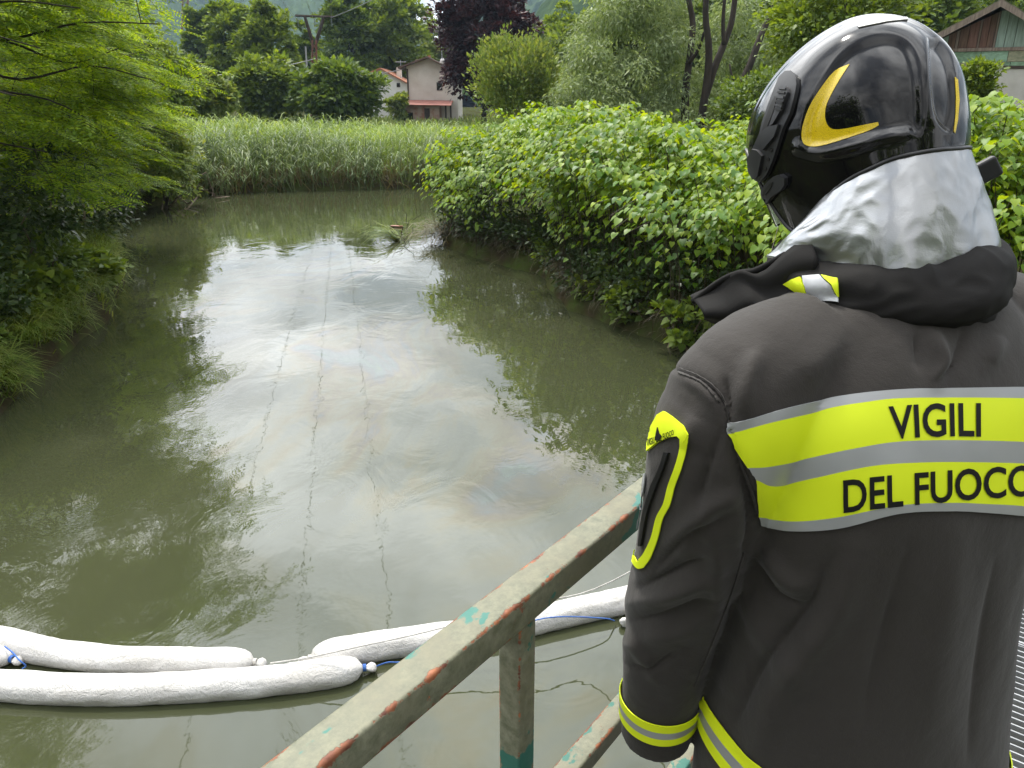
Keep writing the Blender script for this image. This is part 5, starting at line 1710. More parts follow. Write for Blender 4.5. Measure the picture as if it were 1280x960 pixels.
def pdist(Q, line):
    line = np.asarray(line, float)
    d_ = np.full(len(Q), 1e9); tt = np.zeros(len(Q)); L = 0
    lens = np.linalg.norm(np.diff(line, axis=0), axis=1); tot_ = lens.sum()
    for i in range(len(line) - 1):
        a, b_ = line[i], line[i + 1]; ab = b_ - a
        u = np.clip(((Q - a) @ ab) / (ab @ ab), 0, 1)
        dd = np.linalg.norm(Q - a - u[:, None] * ab, axis=1)
        m_ = dd < d_
        tt[m_] = (L + u[m_] * lens[i]) / tot_
        d_ = np.minimum(d_, dd); L += lens[i]
    return d_, tt


# folds and seams of the cloth: traced line, half width (px), height (mm)
FOLDS = [
    ([(846, 462), (878, 476), (903, 500), (914, 545), (932, 590), (948, 650)], 4, -3.0),          # armhole seam
    ([(846, 468), (874, 484), (896, 508)], 8, 2.5),
    ([(915, 560), (930, 605), (940, 655), (930, 700)], 14, -7),
    ([(928, 520), (936, 470), (950, 440)], 13, 5),
    ([(905, 470), (915, 520)], 10, -5),
    ([(955, 690), (985, 725), (1010, 735)], 12, 6), ([(945, 705), (970, 745), (1005, 760)], 12, -6),
    ([(930, 740), (960, 800), (1000, 850)], 16, 5), ([(1040, 700), (1010, 760), (955, 830), (920, 900)], 16, -6),
    ([(1070, 690), (1040, 770), (980, 850), (945, 930)], 20, 6),
    ([(1135, 690), (1110, 780), (1080, 900)], 24, -4), ([(1200, 680), (1180, 780), (1160, 940)], 26, 4),
    ([(1245, 700), (1225, 820), (1210, 950)], 20, -4),
    ([(1165, 415), (1178, 450), (1170, 480)], 9, 5), ([(1148, 415), (1150, 460)], 9, -4), ([(1205, 415), (1195, 455), (1170, 478)], 9, -4),
    ([(1060, 400), (1040, 440), (1000, 470)], 20, 3), ([(1250, 420), (1235, 455)], 12, 4),
    ([(795, 735), (830, 722), (880, 700)], 11, -6), ([(795, 752), (835, 745), (890, 722)], 10, 5), ([(790, 775), (840, 768), (895, 745)], 10, -5),
    ([(800, 800), (850, 790), (890, 760)], 11, 4), ([(815, 715), (860, 670), (905, 650)], 12, -5), ([(835, 690), (880, 640), (925, 620)], 12, 5),
    ([(880, 640), (895, 700), (890, 770), (865, 850)], 12, 4), ([(785, 830), (815, 835), (845, 815)], 9, -4), ([(784, 800), (800, 815), (820, 850)], 8, 4),
    ([(900, 540), (880, 600), (872, 640)], 12, -4), ([(868, 520), (858, 560)], 12, 3),
]
disp = np.zeros(len(V))
for line, w_, amp in FOLDS:
    ln = spline(line, 14)
    d_, tt = pdist(q[:, :2], ln)
    fall = np.where(w_ <= 5, 1.0, np.sin(np.pi * np.clip(tt * 0.9 + 0.05, 0, 1)) ** 0.6)
    disp += np.where(facing, amp * 0.0021 * (np.exp(-(d_ / w_) ** 2) if amp > 0 else np.exp(-d_ / (0.55 * w_))) * fall, 0)
for i, v in enumerate(V):
    disp[i] += 0.0032 * mnoise.noise(Vector((v[0] * 7, v[1] * 7, v[2] * 4))) + 0.0016 * mnoise.noise(Vector((v[0] * 24 + 5, v[1] * 24, v[2] * 13)))
    if q[i, 0] < 935:
        disp[i] += 0.0055 * (abs(mnoise.noise(Vector((v[0] * 9 + v[2] * 5, v[1] * 9, v[2] * 16)))) - 0.2)
disp *= 1 - 0.85 * np.where(q[:, 0] < 930, smooth(EYE - V[:, 2], 0.80, 0.85), smooth(EYE - V[:, 2], 0.86, 0.95))
V += Nn * disp[:, None]
set_v(jme, V)
jacket = link('jacket', jme, JACKET, person, smooth=True)
JB = bvh_of(jme)


def drape_strip(name, top, bot, mat, parent, bv, n=60, m=6, off=0.0022, nudge=0.0, thick=0.0016, label=None):
    T_ = spline(top, n); B_ = spline(bot, n)
    vs_, ok = [], []
    for i in range(n):
        col = []
        for j in range(m):
            f = j / (m - 1)
            c_ = T_[i] * (1 - f) + B_[i] * f
            hit, nn = cast(bv, c_[0], c_[1], nudge)
            if hit is None: col = None; break
            if nn.dot(hit - CAMP) > 0: nn = -nn
            col.append(hit + nn * off)
        vs_.append(col)
    b = MB(); cols = [c_ for c_ in vs_ if c_]
    flat = [p_ for c_ in cols for p_ in c_]
    fs = [(i * m + j, i * m + j + 1, (i + 1) * m + j + 1, (i + 1) * m + j) for i in range(len(cols) - 1) for j in range(m - 1)]
    b.add(flat, fs)
    o_ = b.build(name, mat, parent, smooth=True)
    s_ = o_.modifiers.new('thickness', 'SOLIDIFY'); s_.thickness = thick; s_.offset = 0
    s_ = o_.modifiers.new('crisp', 'EDGE_SPLIT'); s_.split_angle = R(50)
    if label: o_['label'] = label
    return o_


def drape_poly(name, outline, mat, parent, bv, off=0.002, thick=0.003, edge=6.0, nudge=0.0, sm=True):
    bmx = bmesh.new()
    vs_ = [bmx.verts.new((x, y, 0)) for x, y in outline]
    bmx.faces.new(vs_)
    bmesh.ops.triangulate(bmx, faces=bmx.faces[:])
    for _ in range(5):
        lng = [e for e in bmx.edges if e.calc_length() > edge]
        if not lng: break
        bmesh.ops.subdivide_edges(bmx, edges=lng, cuts=1)
        bmesh.ops.triangulate(bmx, faces=bmx.faces[:])
    bad = []
    for v in bmx.verts:
        hit, nn = cast(bv, v.co.x, v.co.y, nudge)
        if hit is None: bad.append(v); continue
        if nn.dot(hit - CAMP) > 0: nn = -nn
        v.co = hit + nn * off
    if bad: bmesh.ops.delete(bmx, geom=bad, context='VERTS')
    bmesh.ops.recalc_face_normals(bmx, faces=bmx.faces[:])
    me = bpy.data.meshes.new(name); bmx.to_mesh(me); bmx.free()
    o_ = link(name, me, mat, parent, smooth=sm)
    s_ = o_.modifiers.new('thickness', 'SOLIDIFY'); s_.thickness = thick; s_.offset = 0
    s_ = o_.modifiers.new('crisp', 'EDGE_SPLIT'); s_.split_angle = R(50)
    return o_


XR = 1335
LINES = [
    [(908, 530), (941, 522), (989, 508), (1050, 495), (1122, 487), (1200, 485), (1280, 484), (XR, 486)],
    [(909, 542), (965, 527), (1038, 510), (1080, 503), (1122, 498), (1200, 497), (1280, 498), (XR, 500)],
    [(936, 583), (959, 582), (1001, 574), (1062, 561), (1122, 551.5), (1200, 550), (1280, 552), (XR, 556)],
    [(945, 598), (968, 606), (1020, 596), (1086, 582), (1146, 577.5), (1210, 577), (1280, 579), (XR, 584)],
    [(949, 644), (989, 650.5), (1044, 645.7), (1122, 630.6), (1182, 627.6), (1230, 629), (1280, 632), (XR, 640)],
    [(950, 655), (989, 662.6), (1050, 659), (1122, 641), (1183, 638), (1230, 640), (1280, 644.5), (XR, 653)],
]
for k, (nm, mt_) in enumerate([('reflective_stripe', REFL), ('yellow_band', FLUO), ('reflective_stripe', REFL), ('yellow_band', FLUO), ('reflective_stripe', REFL)]):
    drape_strip(nm, LINES[k], LINES[k + 1], mt_, jacket, JB, 70, 8, off=0.0024)


def text_mesh(s):
    cu = bpy.data.curves.new('lettering', 'FONT'); cu.body = s; cu.size = 1.0; cu.resolution_u = 4; cu.offset = 0.017
    o_ = bpy.data.objects.new('lettering', cu); COL.objects.link(o_)
    dg = bpy.context.evaluated_depsgraph_get()
    me = bpy.data.meshes.new_from_object(o_.evaluated_get(dg))
    bpy.data.objects.remove(o_, do_unlink=True)
    return me


def lettering(s, tl, tr_, bl, br, mat, parent, bv, off=0.0042, edge=0.08, nudge=0.0, name='lettering', bow=0.0):
    me = text_mesh(s)
    bmx = bmesh.new(); bmx.from_mesh(me)
    bmesh.ops.remove_doubles(bmx, verts=bmx.verts[:], dist=1e-5)
    bmesh.ops.triangulate(bmx, faces=bmx.faces[:])
    for _ in range(4):
        lng = [e for e in bmx.edges if e.calc_length() > edge]
        if not lng: break
        bmesh.ops.subdivide_edges(bmx, edges=lng, cuts=1)
        bmesh.ops.triangulate(bmx, faces=bmx.faces[:])
    co = np.array([v.co[:] for v in bmx.verts])
    x0, x1, y0, y1 = co[:, 0].min(), co[:, 0].max(), co[:, 1].min(), co[:, 1].max()
    tl, tr_, bl, br = map(np.array, (tl, tr_, bl, br))
    bad = []
    for v in bmx.verts:
        u = (v.co.x - x0) / (x1 - x0); w_ = (v.co.y - y0) / (y1 - y0)
        c_ = (bl * (1 - u) + br * u) * (1 - w_) + (tl * (1 - u) + tr_ * u) * w_
        c_ = c_ + np.array([0, bow * 4 * u * (1 - u)])
        hit, nn = cast(bv, c_[0], c_[1], nudge)
        if hit is None: bad.append(v); continue
        if nn.dot(hit - CAMP) > 0: nn = -nn
        v.co = hit + nn * off
    if bad: bmesh.ops.delete(bmx, geom=bad, context='VERTS')
    m2_ = bpy.data.meshes.new(name); bmx.to_mesh(m2_); bmx.free()
    return link(name, m2_, mat, parent)


lettering('VIGILI', (1108, 508), (1222, 503.5), (1111, 549), (1222, 546), INK, jacket, JB, bow=-1.5)
lettering('DEL FUOCO', (1053, 598.5), (1289, 580), (1054, 640), (1289, 619), INK, jacket, JB, bow=-2)

def seam(line, w_=1.5):
    L_ = spline(line, 40); tg = unit(np.gradient(L_, axis=0)); nr = np.stack([-tg[:, 1], tg[:, 0]], 1) * w_
    drape_strip('seam', L_ + nr, L_ - nr, JACKET, jacket, JB, 60, 3, off=0.0012, nudge=0.0, thick=0.0022)


seam([(848, 460), (880, 474), (903, 497), (912, 530), (926, 575), (940, 612), (947, 640)])
seam([(930, 690), (915, 740), (892, 800), (868, 858)])
seam([(848, 466), (878, 480), (899, 503)], 1.0)
# sleeve pocket with yellow piping
YEL = [(861, 543), (859, 562), (853, 585), (845, 607), (839, 630), (830, 648), (824, 672), (815, 696), (806, 709)]
YEL2 = [(852, 549), (851, 562), (845, 583), (837, 605), (831, 628), (822, 646), (816, 670), (807, 690), (800, 699)]
drape_strip('pocket_piping', YEL, YEL2, FLUO, jacket, JB, 50, 4, nudge=1.0)
drape_strip('pocket_piping', [(806, 709), (799, 710), (793, 704), (788, 694)], [(801, 700), (798, 701), (796, 697), (789, 687)], FLUO, jacket, JB, 16, 4, nudge=1.0)
drape_poly('pocket_patch', [(812, 545), (817, 532), (824, 519), (832, 514.5), (842, 521), (855, 532), (861, 543), (856, 552), (849, 545), (838, 546), (824, 553), (811, 564)], FLUO, jacket, JB, edge=5, nudge=1.0)
lettering('VIGILI DEL FUOCO', (813, 549), (845, 537), (812, 559), (846, 543), INK, jacket, JB, nudge=1.0, edge=0.2, off=0.004)
drape_poly('pocket_flame', [(823, 551), (824, 543), (826, 534), (828, 541), (831, 545), (828, 550)], INK, jacket, JB, edge=5, nudge=1.0, off=0.0045, thick=0.001)
drape_strip('zip', [(838, 566), (832, 585), (822, 610), (812, 640), (806, 672), (804, 682)], [(833, 565), (827, 584), (816, 609), (807, 640), (802, 672), (801, 682)], INK, jacket, JB, 30, 3, nudge=1.0, off=0.0025, thick=0.004)
drape_strip('pocket_reflector', [(809, 592), (806, 615), (800, 640), (797, 662)], [(805, 592), (801, 615), (794, 640), (791, 662)], REFL, jacket, JB, 20, 3, nudge=1.0)


def ring_band(name, mat, h0, h1, centre, off=0.0042, n=128, m=5, tilt=(0, 0), rfun=None):
    b = MB(); rows = []
    for j in range(m):
        h = h0 + (h1 - h0) * j / (m - 1)
        cx, cy = centre(h)
        ring = []
        for i in range(n):
            a = 2 * math.pi * i / n
            d = Vector((math.cos(a), math.sin(a), 0))
            hh = h + tilt[0] * math.cos(a) + tilt[1] * math.sin(a)
            hit, nn, i_, ds = JB.ray_cast(H(cx, cy, hh), d, 0.5)
            ra = rfun(hh, d)
            if hit is None or ds > 1.10 * ra: hit = H(cx, cy, hh) + d * ra
            ring.append(hit + d * off)
        rows.append(ring)
    b.loft(rows, cap=False)
    o_ = b.build(name, mat, jacket, smooth=True)
    s_ = o_.modifiers.new('thickness', 'SOLIDIFY'); s_.thickness = 0.0016; s_.offset = 0
    s_ = o_.modifiers.new('crisp', 'EDGE_SPLIT'); s_.split_angle = R(50)
    return o_


sh = Sm[:, 2]
def sleeve_c(h): return np.interp(h, sh, Sm[:, 0]), np.interp(h, sh, Sm[:, 1])
def torso_r(h, d):
    a_, b_ = np.interp(h, Tm[:, 0], Tm[:, 3]), np.interp(h, Tm[:, 0], Tm[:, 4])
    return (abs(d.dot(LV) / a_) ** 2.25 + abs(d.dot(FV) / b_) ** 2.25) ** (-1 / 2.25)
def torso_c(h): return np.interp(h, Tm[:, 0], Tm[:, 1]), np.interp(h, Tm[:, 0], Tm[:, 2])
for nm, mt_, a, b_ in (('yellow_band', FLUO, 0.846, 0.861), ('reflective_stripe', REFL, 0.861, 0.874), ('yellow_band', FLUO, 0.874, 0.888)):
    ring_band(nm, mt_, a, b_, sleeve_c, tilt=(0.0, -0.004), rfun=lambda h, d: np.interp(h, sh, Sm[:, 3]))
for nm, mt_, a, b_ in (('yellow_band', FLUO, 0.868, 0.890), ('reflective_stripe', REFL, 0.890, 0.909), ('yellow_band', FLUO, 0.909, 0.930)):
    ring_band(nm, mt_, a, b_, torso_c, off=0.0045, n=200, tilt=(0.055, 0.0), rfun=torso_r)

# ---- collar / folded hood round the neck
CCN = (0.468, 0.968, 0.213)
rings = []
NR, NT = 260, 80
for i in range(NR):
    a = 2 * math.pi * i / NR
    d = Vector((math.cos(a), math.sin(a), 0))
    back = max(0, -d.dot(FV))
    ringr = 0.098 + 0.006 * back
    c = H(*CCN) + d * ringr + Vector((0, 0, 0.010 * d.x - 0.008 * back))
    ring = []
    for j in range(NT):
        b_ = 2 * math.pi * j / NT
        rr = 0.046 + 0.005 * math.sin(2 * a + 1) 
        u_ = math.cos(b_); v_ = math.sin(b_)
        lump = 1 + 0.22 * mnoise.noise(Vector((math.cos(a) * 1.6, math.sin(a) * 1.6, v_ * 1.3 + 3))) + 0.13 * (0.4 - abs(mnoise.noise(Vector((math.cos(a) * 4, math.sin(a) * 4, v_ * 3 + u_))))) 
        crease = -0.20 * math.exp(-((v_ + 0.15 + 0.35 * math.sin(a * 1.5 + 0.5)) / 0.16) ** 2) if u_ > 0 else 0
        ring.append(c + d * (rr * u_ * (lump + crease)) + Vector((0, 0, 0.047 * v_ * lump)))
    rings.append(ring)
rings.append(rings[0])
b = MB(); b.loft(rings, cap=False)
collar = b.build('collar', BLACKCLOTH, person, smooth=True)
V = get_v(collar.data); Nn = get_n(collar.data); q = pix(V)
view = unit(np.array([0, 0, EYE]) - V)
if ((Nn * view).sum(1) > 0).mean() < 0.2: Nn = -Nn
fc = (Nn * view).sum(1) > -0.1
dsp_ = np.zeros(len(V))
for line, w_, amp in [([(1052, 332), (1100, 348), (1150, 346), (1210, 338), (1256, 322)], 7, -10), ([(1062, 352), (1120, 372), (1185, 374), (1250, 352)], 8, -9), ([(1058, 343), (1110, 360), (1165, 360), (1230, 348)], 8, 6),
                      ([(1130, 350), (1165, 372), (1225, 368), (1245, 350)], 6, -6), ([(1080, 385), (1140, 392), (1210, 388)], 7, 5), ([(1180, 322), (1215, 352), (1205, 380)], 9, 5), ([(1052, 350), (1056, 372), (1062, 388)], 5, -5)]:
    d_, tt = pdist(q[:, :2], spline(line, 20))
    fall = np.sin(np.pi * np.clip(tt * 0.9 + 0.05, 0, 1)) ** 0.6
    dsp_ += np.where(fc, amp * 0.0016 * (np.exp(-(d_ / w_) ** 2) if amp > 0 else np.exp(-d_ / (0.6 * w_))) * fall, 0)
set_v(collar.data, V + Nn * dsp_[:, None])
CB = bvh_of(collar.data)
drape_poly('collar_tag', [(1004, 347), (1026, 346), (1040, 358), (1049, 373), (1049, 379), (1030, 376), (1014, 371)], REFL, collar, CB, edge=6, off=0.003)
drape_poly('collar_tag_yellow', [(982, 353), (1002, 347), (1013, 370), (1003, 366)], FLUO, collar, CB, edge=6, off=0.003)
drape_poly('collar_tag_yellow', [(1028, 346), (1048, 349), (1049.5, 371), (1041, 357)], FLUO, collar, CB, edge=6, off=0.003)
# open collar wing to the side
TOPW = [on_y(1012, 300, 0.93), on_y(975, 322, 0.945), on_y(945, 338, 0.965), on_y(922, 342, 0.98), on_y(900, 352, 1.0), on_y(866, 377, 1.02)]
BOTW = [on_y(1012, 372, 0.90), on_y(985, 385, 0.92), on_y(955, 392, 0.945), on_y(930, 396, 0.965), on_y(905, 402, 0.985), on_y(883, 402, 1.0)]
Tw = spline([tuple(v) for v in TOPW], 40); Bw = spline([tuple(v) for v in BOTW], 40)
b = MB(); m_ = 14
vv = []
for i in range(40):
    for j in range(m_):
        f = j / (m_ - 1)
        p_ = Tw[i] * (1 - f) + Bw[i] * f
        p_ = p_ + np.array([0.0, -0.020 * math.sin(math.pi * f) - 0.010 * math.sin(f * 7 + i * 0.12), 0.004 * math.sin(i * 0.35)])
        vv.append(p_)
b.add(vv, [(i * m_ + j, i * m_ + j + 1, (i + 1) * m_ + j + 1, (i + 1) * m_ + j) for i in range(39) for j in range(m_ - 1)])
wing = b.build('collar_wing', BLACKCLOTH, person, smooth=True)
s_ = wing.modifiers.new('thickness', 'SOLIDIFY'); s_.thickness = 0.008; s_.offset = 0
b = MB(); b.tube(Tw, 0.0045, 8); b.build('collar_edge', BLACKCLOTH, wing, smooth=True)

# ---- helmet
mh, t, p, o = new_mat('helmet_gloss_black')
p.inputs['Base Color'].default_value = (0.006, 0.006, 0.007, 1)
p.inputs['Roughness'].default_value = 0.16
p.inputs['Coat Weight'].default_value = 0.8
p.inputs['Specular IOR Level'].default_value = 0.08
p.inputs['Coat Roughness'].default_value = 0.03
sn = noise_node(t, 55, 4, 0.7)
rr_ = ramp(t, sn.outputs['Fac'], [(0.4, 0.10), (0.75, 0.26)])
t.links.new(rr_.outputs[0], p.inputs['Roughness'])
HELM = mh
RUBBER = plain('black_rubber_plastic', (0.030, 0.031, 0.034), (0.022, 0.022, 0.025), 8, 0.5, 0.2, bscale=200, bdist=0.0006)
RIMM = plain('helmet_edge_trim', (0.03, 0.03, 0.032), (0.02, 0.02, 0.022), 6, 0.35)
AF, AB_, BB_, CC_, PW = 0.1549, 0.1040, 0.1179, 0.1190, 1.9


def hrad(D):
    a = np.where(D[:, 0] > 0, AF, AB_)
    cz_ = np.where(D[:, 2] > 0, CC_, np.where(D[:, 0] > 0, 0.36, 0.36 - 0.19 * np.clip(-D[:, 0] * 1.6, 0, 1)))
    return (np.abs(D[:, 0] / a) ** PW + np.abs(D[:, 1] / BB_) ** PW + np.abs(D[:, 2] / cz_) ** PW) ** (-1 / PW)


def hpoint(phi, el):
    D = np.stack([np.cos(el) * np.cos(phi), np.cos(el) * np.sin(phi), np.sin(el)], -1)
    r_ = hrad(D.reshape(-1, 3)).reshape(D.shape[:-1])
    return D * r_[..., None]


NPH, NEL = 220, 90
ph = np.linspace(0, 2 * math.pi, NPH, endpoint=False)
aph = np.abs((ph + math.pi) % (2 * math.pi) - math.pi)
RIMZ = np.interp(np.degrees(aph), np.linspace(0, 180, 61), np.convolve(np.pad(np.interp(np.linspace(0, 180, 61), [0, 13, 26, 34, 52, 75, 100, 150, 180], [0.02, 0.02, -0.100, -0.108, -0.084, -0.064, -0.058, -0.072, -0.076]), 2, 'edge'), np.ones(5) / 5, 'valid'))
lo = np.full(NPH, -1.3); hi = np.full(NPH, 1.2)
for _ in range(40):
    mid = (lo + hi) / 2
    zz = hpoint(ph, mid)[:, 2]
    hi = np.where(zz > RIMZ, mid, hi); lo = np.where(zz > RIMZ, lo, mid)
ELR = (lo + hi) / 2
EL = (math.pi / 2 - 0.02) + (ELR[None] - (math.pi / 2 - 0.02)) * np.linspace(0, 1, NEL)[:, None]
LP_ = hpoint(np.repeat(ph[None], NEL, 0), EL)
# flare the lower part down so the sides stay full
LPf = LP_.reshape(-1, 3).copy()
low = np.clip(-LPf[:, 2], 0, None)
LPf[:, 1] *= 1 + 0.02 * low / 0.1


def crop1(l): return np.array([(860 + a / 2.4, b_ / 2.4) for a, b_ in l])


SIDE_RECESS = crop1([(345, 420), (352, 350), (395, 255), (455, 165), (530, 118), (600, 105), (655, 125), (685, 180), (697, 260), (700, 340), (690, 400), (600, 400), (500, 425), (400, 450), (355, 450)])
SIDE_RECESS = spline(np.vstack([SIDE_RECESS, SIDE_RECESS[:1]]), 120)[:-1]
REAR_RECESS = crop1([(722, 118), (755, 125), (788, 170), (806, 240), (808, 330), (790, 392), (765, 385), (740, 345), (728, 280), (722, 200)])
REAR_RECESS = spline(np.vstack([REAR_RECESS, REAR_RECESS[:1]]), 90)[:-1]
LIP = crop1([(330, 440), (400, 455), (480, 440), (570, 415), (660, 395)])
ARCH = crop1([(325, 300), (360, 215), (430, 140), (520, 92), (610, 78), (680, 105), (708, 170), (715, 260), (718, 350)])
mir = LPf.copy(); mir[:, 1] = np.abs(mir[:, 1])
wm_ = mir @ HM + np.array(HC)
qq = pix(wm_)[:, :2]
nrm_l = unit(LPf / np.array([0.13 ** 2, BB_ ** 2, CC_ ** 2]))
nw = unit(mir / np.array([0.13 ** 2, BB_ ** 2, CC_ ** 2])) @ HM
vis = ((np.array(CAMP) - wm_) * nw).sum(1) > 0
dsp = np.zeros(len(LPf))
dsp -= np.where(vis, 0.0060 * smooth(-poly_sd(qq, SIDE_RECESS), -3, 9), 0)
dsp -= np.where(vis, 0.0065 * smooth(-poly_sd(qq, REAR_RECESS), -2, 6), 0)
dd_, _t = pdist(qq, spline(LIP, 80)); dsp += np.where(vis, 0.0050 * np.exp(-(dd_ / 6.5) ** 2), 0)
dd_, _t = pdist(qq, spline(ARCH, 160)); dsp += np.where(vis, 0.0022 * np.exp(-(dd_ / 11) ** 2), 0)
dsp += 0.0035 * np.exp(-(LPf[:, 1] / 0.022) ** 4) * smooth(LPf[:, 2], -0.02, 0.06)       # median crest
LPf += nrm_l * dsp[:, None]
HWp = LPf @ HM + np.array(HC)
b = MB()
fs = [(i * NPH + j, i * NPH + (j + 1) % NPH, (i + 1) * NPH + (j + 1) % NPH, (i + 1) * NPH + j) for i in range(NEL - 1) for j in range(NPH)]
fs.append(tuple(range(NPH - 1, -1, -1)))
b.add(HWp, [f[::-1] for f in fs])
shell = b.mesh('helmet')
helmet = link('helmet', shell, HELM, person, smooth=True)
s_ = helmet.modifiers.new('thickness', 'SOLIDIFY'); s_.thickness = 0.006; s_.offset = -1 
HB = bvh_of(shell)
rim = HWp[(NEL - 1) * NPH:]
b = MB(); b.tube(list(rim) + [rim[0]], 0.0026, 8, cap=False); b.build('edge_trim', RIMM, helmet, smooth=True)

mc, t, p, o = new_mat('yellow_reflex_film')
tcn = t.nodes.new('ShaderNodeTexCoord')
vo = t.nodes.new('ShaderNodeTexVoronoi'); vo.inputs['Scale'].default_value = 520; vo.feature = 'DISTANCE_TO_EDGE'
t.links.new(tcn.outputs['Object'], vo.inputs['Vector'])
r_ = ramp(t, vo.outputs['Distance'], [(0.0, (0.50, 0.33, 0.0)), (0.10, (0.80, 0.58, 0.01))])
t.links.new(r_.outputs[0], p.inputs['Base Color'])
p.inputs['Roughness'].default_value = 0.3; p.inputs['Coat Weight'].default_value = 0.5
REFY = mc
SWOOSH = spline(crop1([(485, 193), (440, 213), (400, 262), (365, 318), (344, 378), (342, 420), (358, 438), (400, 438), (480, 414), (540, 393), (572, 376)]), 30).tolist() + \
         spline(crop1([(570, 366), (520, 376), (455, 388), (425, 382), (412, 355), (415, 318), (432, 280), (456, 238), (485, 193)]), 26).tolist()[:-1]
drape_poly('yellow_crescent', SWOOSH, REFY, helmet, HB, off=0.0005, thick=0.0006, edge=5)
# matching crescent on the hidden side and the rear strip
rearst = crop1([(800, 232), (808, 240), (813, 300), (808, 360), (800, 400), (796, 395), (802, 340), (803, 290)])
drape_poly('yellow_strip', [tuple(v) for v in rearst], REFY, helmet, HB, off=0.0006, thick=0.0006, edge=5, nudge=-1.0)
MIR = np.array([1, -1, 1.0])
for src in [c_ for c_ in helmet.children if c_.name.startswith('yellow_crescent')]:
    co = get_v(src.data)
    loc = (co - np.array(HC)) @ HM.T * MIR
    m2_ = bpy.data.meshes.new('yellow_crescent')
    m2_.from_pydata([tuple(v) for v in loc @ HM + np.array(HC)], [], [tuple(reversed(p_.vertices)) for p_ in src.data.polygons])
    m2_.update()
    o2_ = link('yellow_crescent', m2_, REFY, helmet, smooth=True)
    s_ = o2_.modifiers.new('thickness', 'SOLIDIFY'); s_.thickness = 0.0006; s_.offset = 0

# visor hinge, slide and clip on the side of the helmet (traced from a close view, 4x)
def crop5(l): return [(920 + a / 4.0, 60 + b_ / 4.0) for a, b_ in l]
drape_poly('visor_hinge', crop5([(262, 128), (292, 126), (314, 148), (318, 190), (306, 250), (285, 330), (250, 400), (225, 480), (200, 560), (170, 630), (140, 664), (110, 655), (88, 615), (84, 560), (95, 515), (112, 480), (135, 430), (150, 370), (175, 300), (205, 220), (232, 155)]), RUBBER, helmet, HB, off=0.003, thick=0.006, edge=6, nudge=1.0)
HG = lambda nm, l, off, th, mt_=RUBBER: drape_poly(nm, crop5(l), mt_, helmet, HB, off=off, thick=th, edge=5, nudge=1.0)
DARKP = plain('slot_black', (0.006, 0.006, 0.006), (0.005, 0.005, 0.005), 4, 0.6)
HG('slot', [(215, 250), (226, 256), (205, 330), (178, 395), (158, 432), (150, 420), (170, 355), (192, 295)], 0.0064, 0.001, DARKP)
HG('slider', [(255, 205), (285, 210), (290, 235), (268, 285), (248, 330), (215, 385), (200, 390), (215, 345), (235, 300), (245, 250)], 0.0085, 0.005)
for k in range(6):
    y0 = 215 + k * 19; x0 = 252 - k * 4.0
    HG('slider_rib', [(x0, y0), (x0 + 34, y0 + 3), (x0 + 32, y0 + 12), (x0 - 2, y0 + 9)], 0.0115, 0.003, DARKP if k % 2 else RUBBER)
HG('lever', [(160, 420), (190, 395), (240, 385), (220, 440), (165, 505), (150, 470)], 0.008, 0.005)
HG('pivot_cover', [(112, 500), (135, 505), (160, 530), (140, 630), (118, 645), (95, 605), (90, 550)], 0.0075, 0.005)
for (cx, cy) in ((195, 505), (181, 551), (167, 596)):
    HG('hole', [(cx + 7 * math.cos(a), cy + 10 * math.sin(a)) for a in np.linspace(0, 2 * math.pi, 10, endpoint=False)], 0.0064, 0.001, DARKP)
HG('chin_clip', [(148, 735), (150, 700), (180, 660), (210, 635), (240, 628), (262, 645), (262, 680), (245, 705), (200, 735), (175, 768), (155, 772)], 0.004, 0.007)
HG('clip_slot', [(160, 728), (165, 705), (195, 668), (210, 660), (200, 690), (175, 725)], 0.0080, 0.001, DARKP)
drape_poly('white_label', crop1([(508, 78), (520, 72), (590, 58), (655, 54), (660, 60), (600, 66), (540, 78), (512, 84)]), PLASTER_W, helmet, HB, off=0.001, thick=0.001, edge=6)
# folded-up visor under the brow
vz = MB(); rows = []
for el_ in np.linspace(-0.55, 0.45, 12):
    rows.append([HL(*(hpoint(np.array([a]), np.array([el_]))[0] * np.array([0.985, 0.95, 1.0]))) for a in np.linspace(-R(52), R(52), 30)])
vz.add([p_ for r_ in rows for p_ in r_], [(i * 30 + j, i * 30 + j + 1, (i + 1) * 30 + j + 1, (i + 1) * 30 + j) for i in range(11) for j in range(29)])
mv, t, p, o = new_mat('visor_clear')
p.inputs['Base Color'].default_value = (0.75, 0.72, 0.55, 1); p.inputs['Roughness'].default_value = 0.05
p.inputs['Transmission Weight'].default_value = 0.9; p.inputs['IOR'].default_value = 1.1
vo_ = vz.build('visor', mv, helmet, smooth=True)

# aluminised neck flap
ms_, t, p, o = new_mat('aluminised_fabric')
p.inputs['Metallic'].default_value = 0.96
p.inputs['Roughness'].default_value = 0.30
n1 = noise_node(t, 14, 5, 0.6)
c = ramp(t, n1.outputs['Fac'], [(0.35, (0.40, 0.41, 0.42)), (0.7, (0.50, 0.51, 0.52))])
t.links.new(c.outputs[0], p.inputs['Base Color'])
n2 = noise_node(t, 22, 3, 0.5, dist=1.0)
n3 = noise_node(t, 700, 1)
h_ = t.nodes.new('ShaderNodeMath'); h_.operation = 'MULTIPLY_ADD'; h_.inputs[1].default_value = 0.1
t.links.new(n3.outputs['Fac'], h_.inputs[0]); t.links.new(n2.outputs['Fac'], h_.inputs[2])
bump(t, p, h_.outputs[0], 0.5, 0.0025)
SILV = ms_
NF, MF = 220, 50
pf = np.linspace(R(36), R(326), NF)
el = np.interp(pf, ph, ELR)
top = hpoint(pf, el) * np.array([0.985, 0.985, 1.0]); top[:, 2] += 0.004
lw = np.clip(-top[:, 2], 0, None)
topw = top @ HM + np.array(HC)
cn = np.array([0.466, 0.990])
vv = []
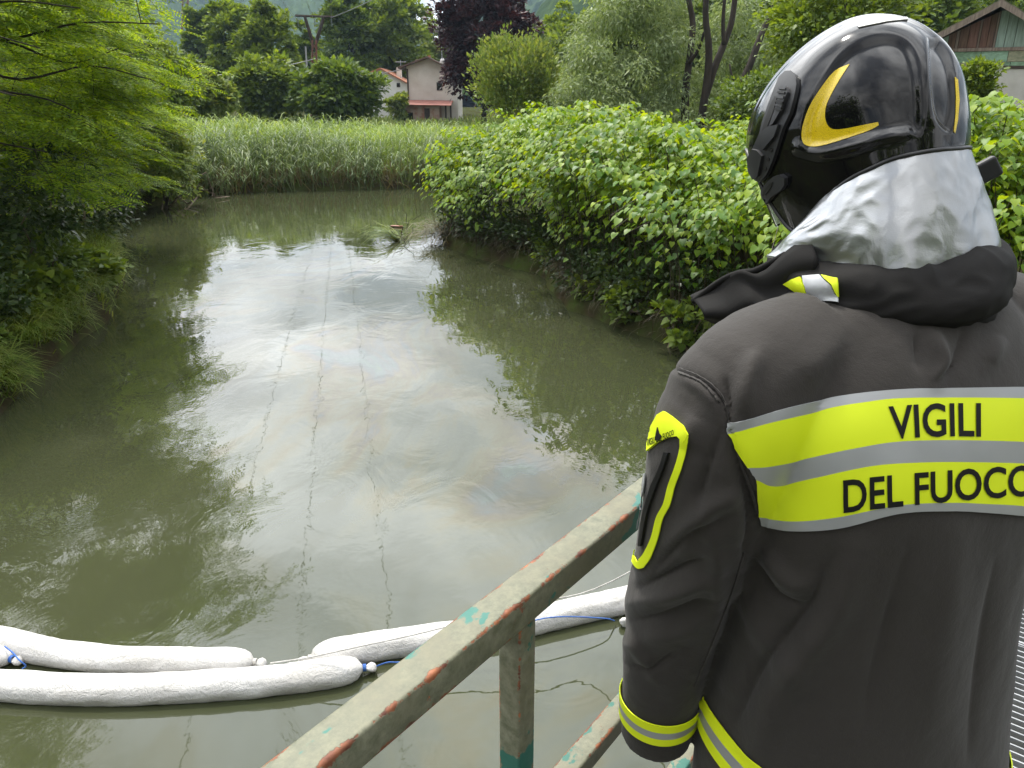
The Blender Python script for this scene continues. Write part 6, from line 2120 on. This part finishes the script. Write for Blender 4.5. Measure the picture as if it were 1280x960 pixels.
for i in range(NF):
    d2 = unit(topw[i, :2] - cn)
    f_ = (pf[i] - pf[0]) / (pf[-1] - pf[0])
    fold = 0.016 * math.exp(-((f_ - 0.60) / 0.022) ** 2) - 0.012 * math.exp(-((f_ - 0.56) / 0.02) ** 2) + 0.006 * math.sin(f_ * 31)
    rb_ = max(0.137, 0.90 * float(np.linalg.norm(topw[i, :2] - cn))) + fold
    bot = np.array([cn[0] + d2[0] * rb_, cn[1] + d2[1] * rb_, 3.810 + 0.006 * math.sin(f_ * 17) + 0.010 * math.exp(-((f_ - 0.585) / 0.015) ** 2)])
    for j in range(MF):
        s = j / (MF - 1)
        p_ = topw[i] * (1 - s) + bot * s
        out_ = np.array([d2[0], d2[1], 0.0])
        p_ = p_ + out_ * (0.004 * math.sin(math.pi * s) * min(1.0, (topw[i, 2] - bot[2]) / 0.05)) + out_ * 0.0075 * s * mnoise.noise(Vector((f_ * 14, s * 2.5, 1.0))) + out_ * 0.006 * (0.25 - abs(mnoise.noise(Vector((f_ * 11 + s * 1.5, s * 2.2, 7.0))))) * math.sin(math.pi * min(1, s * 1.4 + 0.02)) + out_ * 0.0018 * (0.2 - abs(mnoise.noise(Vector((f_ * 30, s * 6, 4.0)))))
        vv.append(p_)
b = MB()
b.add(vv, [(i * MF + j, i * MF + j + 1, (i + 1) * MF + j + 1, (i + 1) * MF + j) for i in range(NF - 1) for j in range(MF - 1)])
flap = b.build('neck_flap', SILV, helmet, smooth=True)
s_ = flap.modifiers.new('thickness', 'SOLIDIFY'); s_.thickness = 0.0025; s_.offset = 0
# hem of the flap
b = MB(); b.tube([vv[i * MF + MF - 1] for i in range(NF)], 0.0022, 6); b.build('flap_hem', SILV, helmet, smooth=True)
# black strap tab on the far side
b = MB()
A_ = on_y(1205, 228, 1.06); B2 = on_y(1248, 205, 1.05)
b.obox((A_ + B2) / 2, (B2 - A_).normalized(), Vector((0, 1, 0)), (B2 - A_).normalized().cross(Vector((0, 1, 0))), (B2 - A_).length / 2, 0.006, 0.015)
tab = b.build('strap_tab', RUBBER, helmet)
s_ = tab.modifiers.new('round', 'BEVEL'); s_.width = 0.004; s_.segments = 3
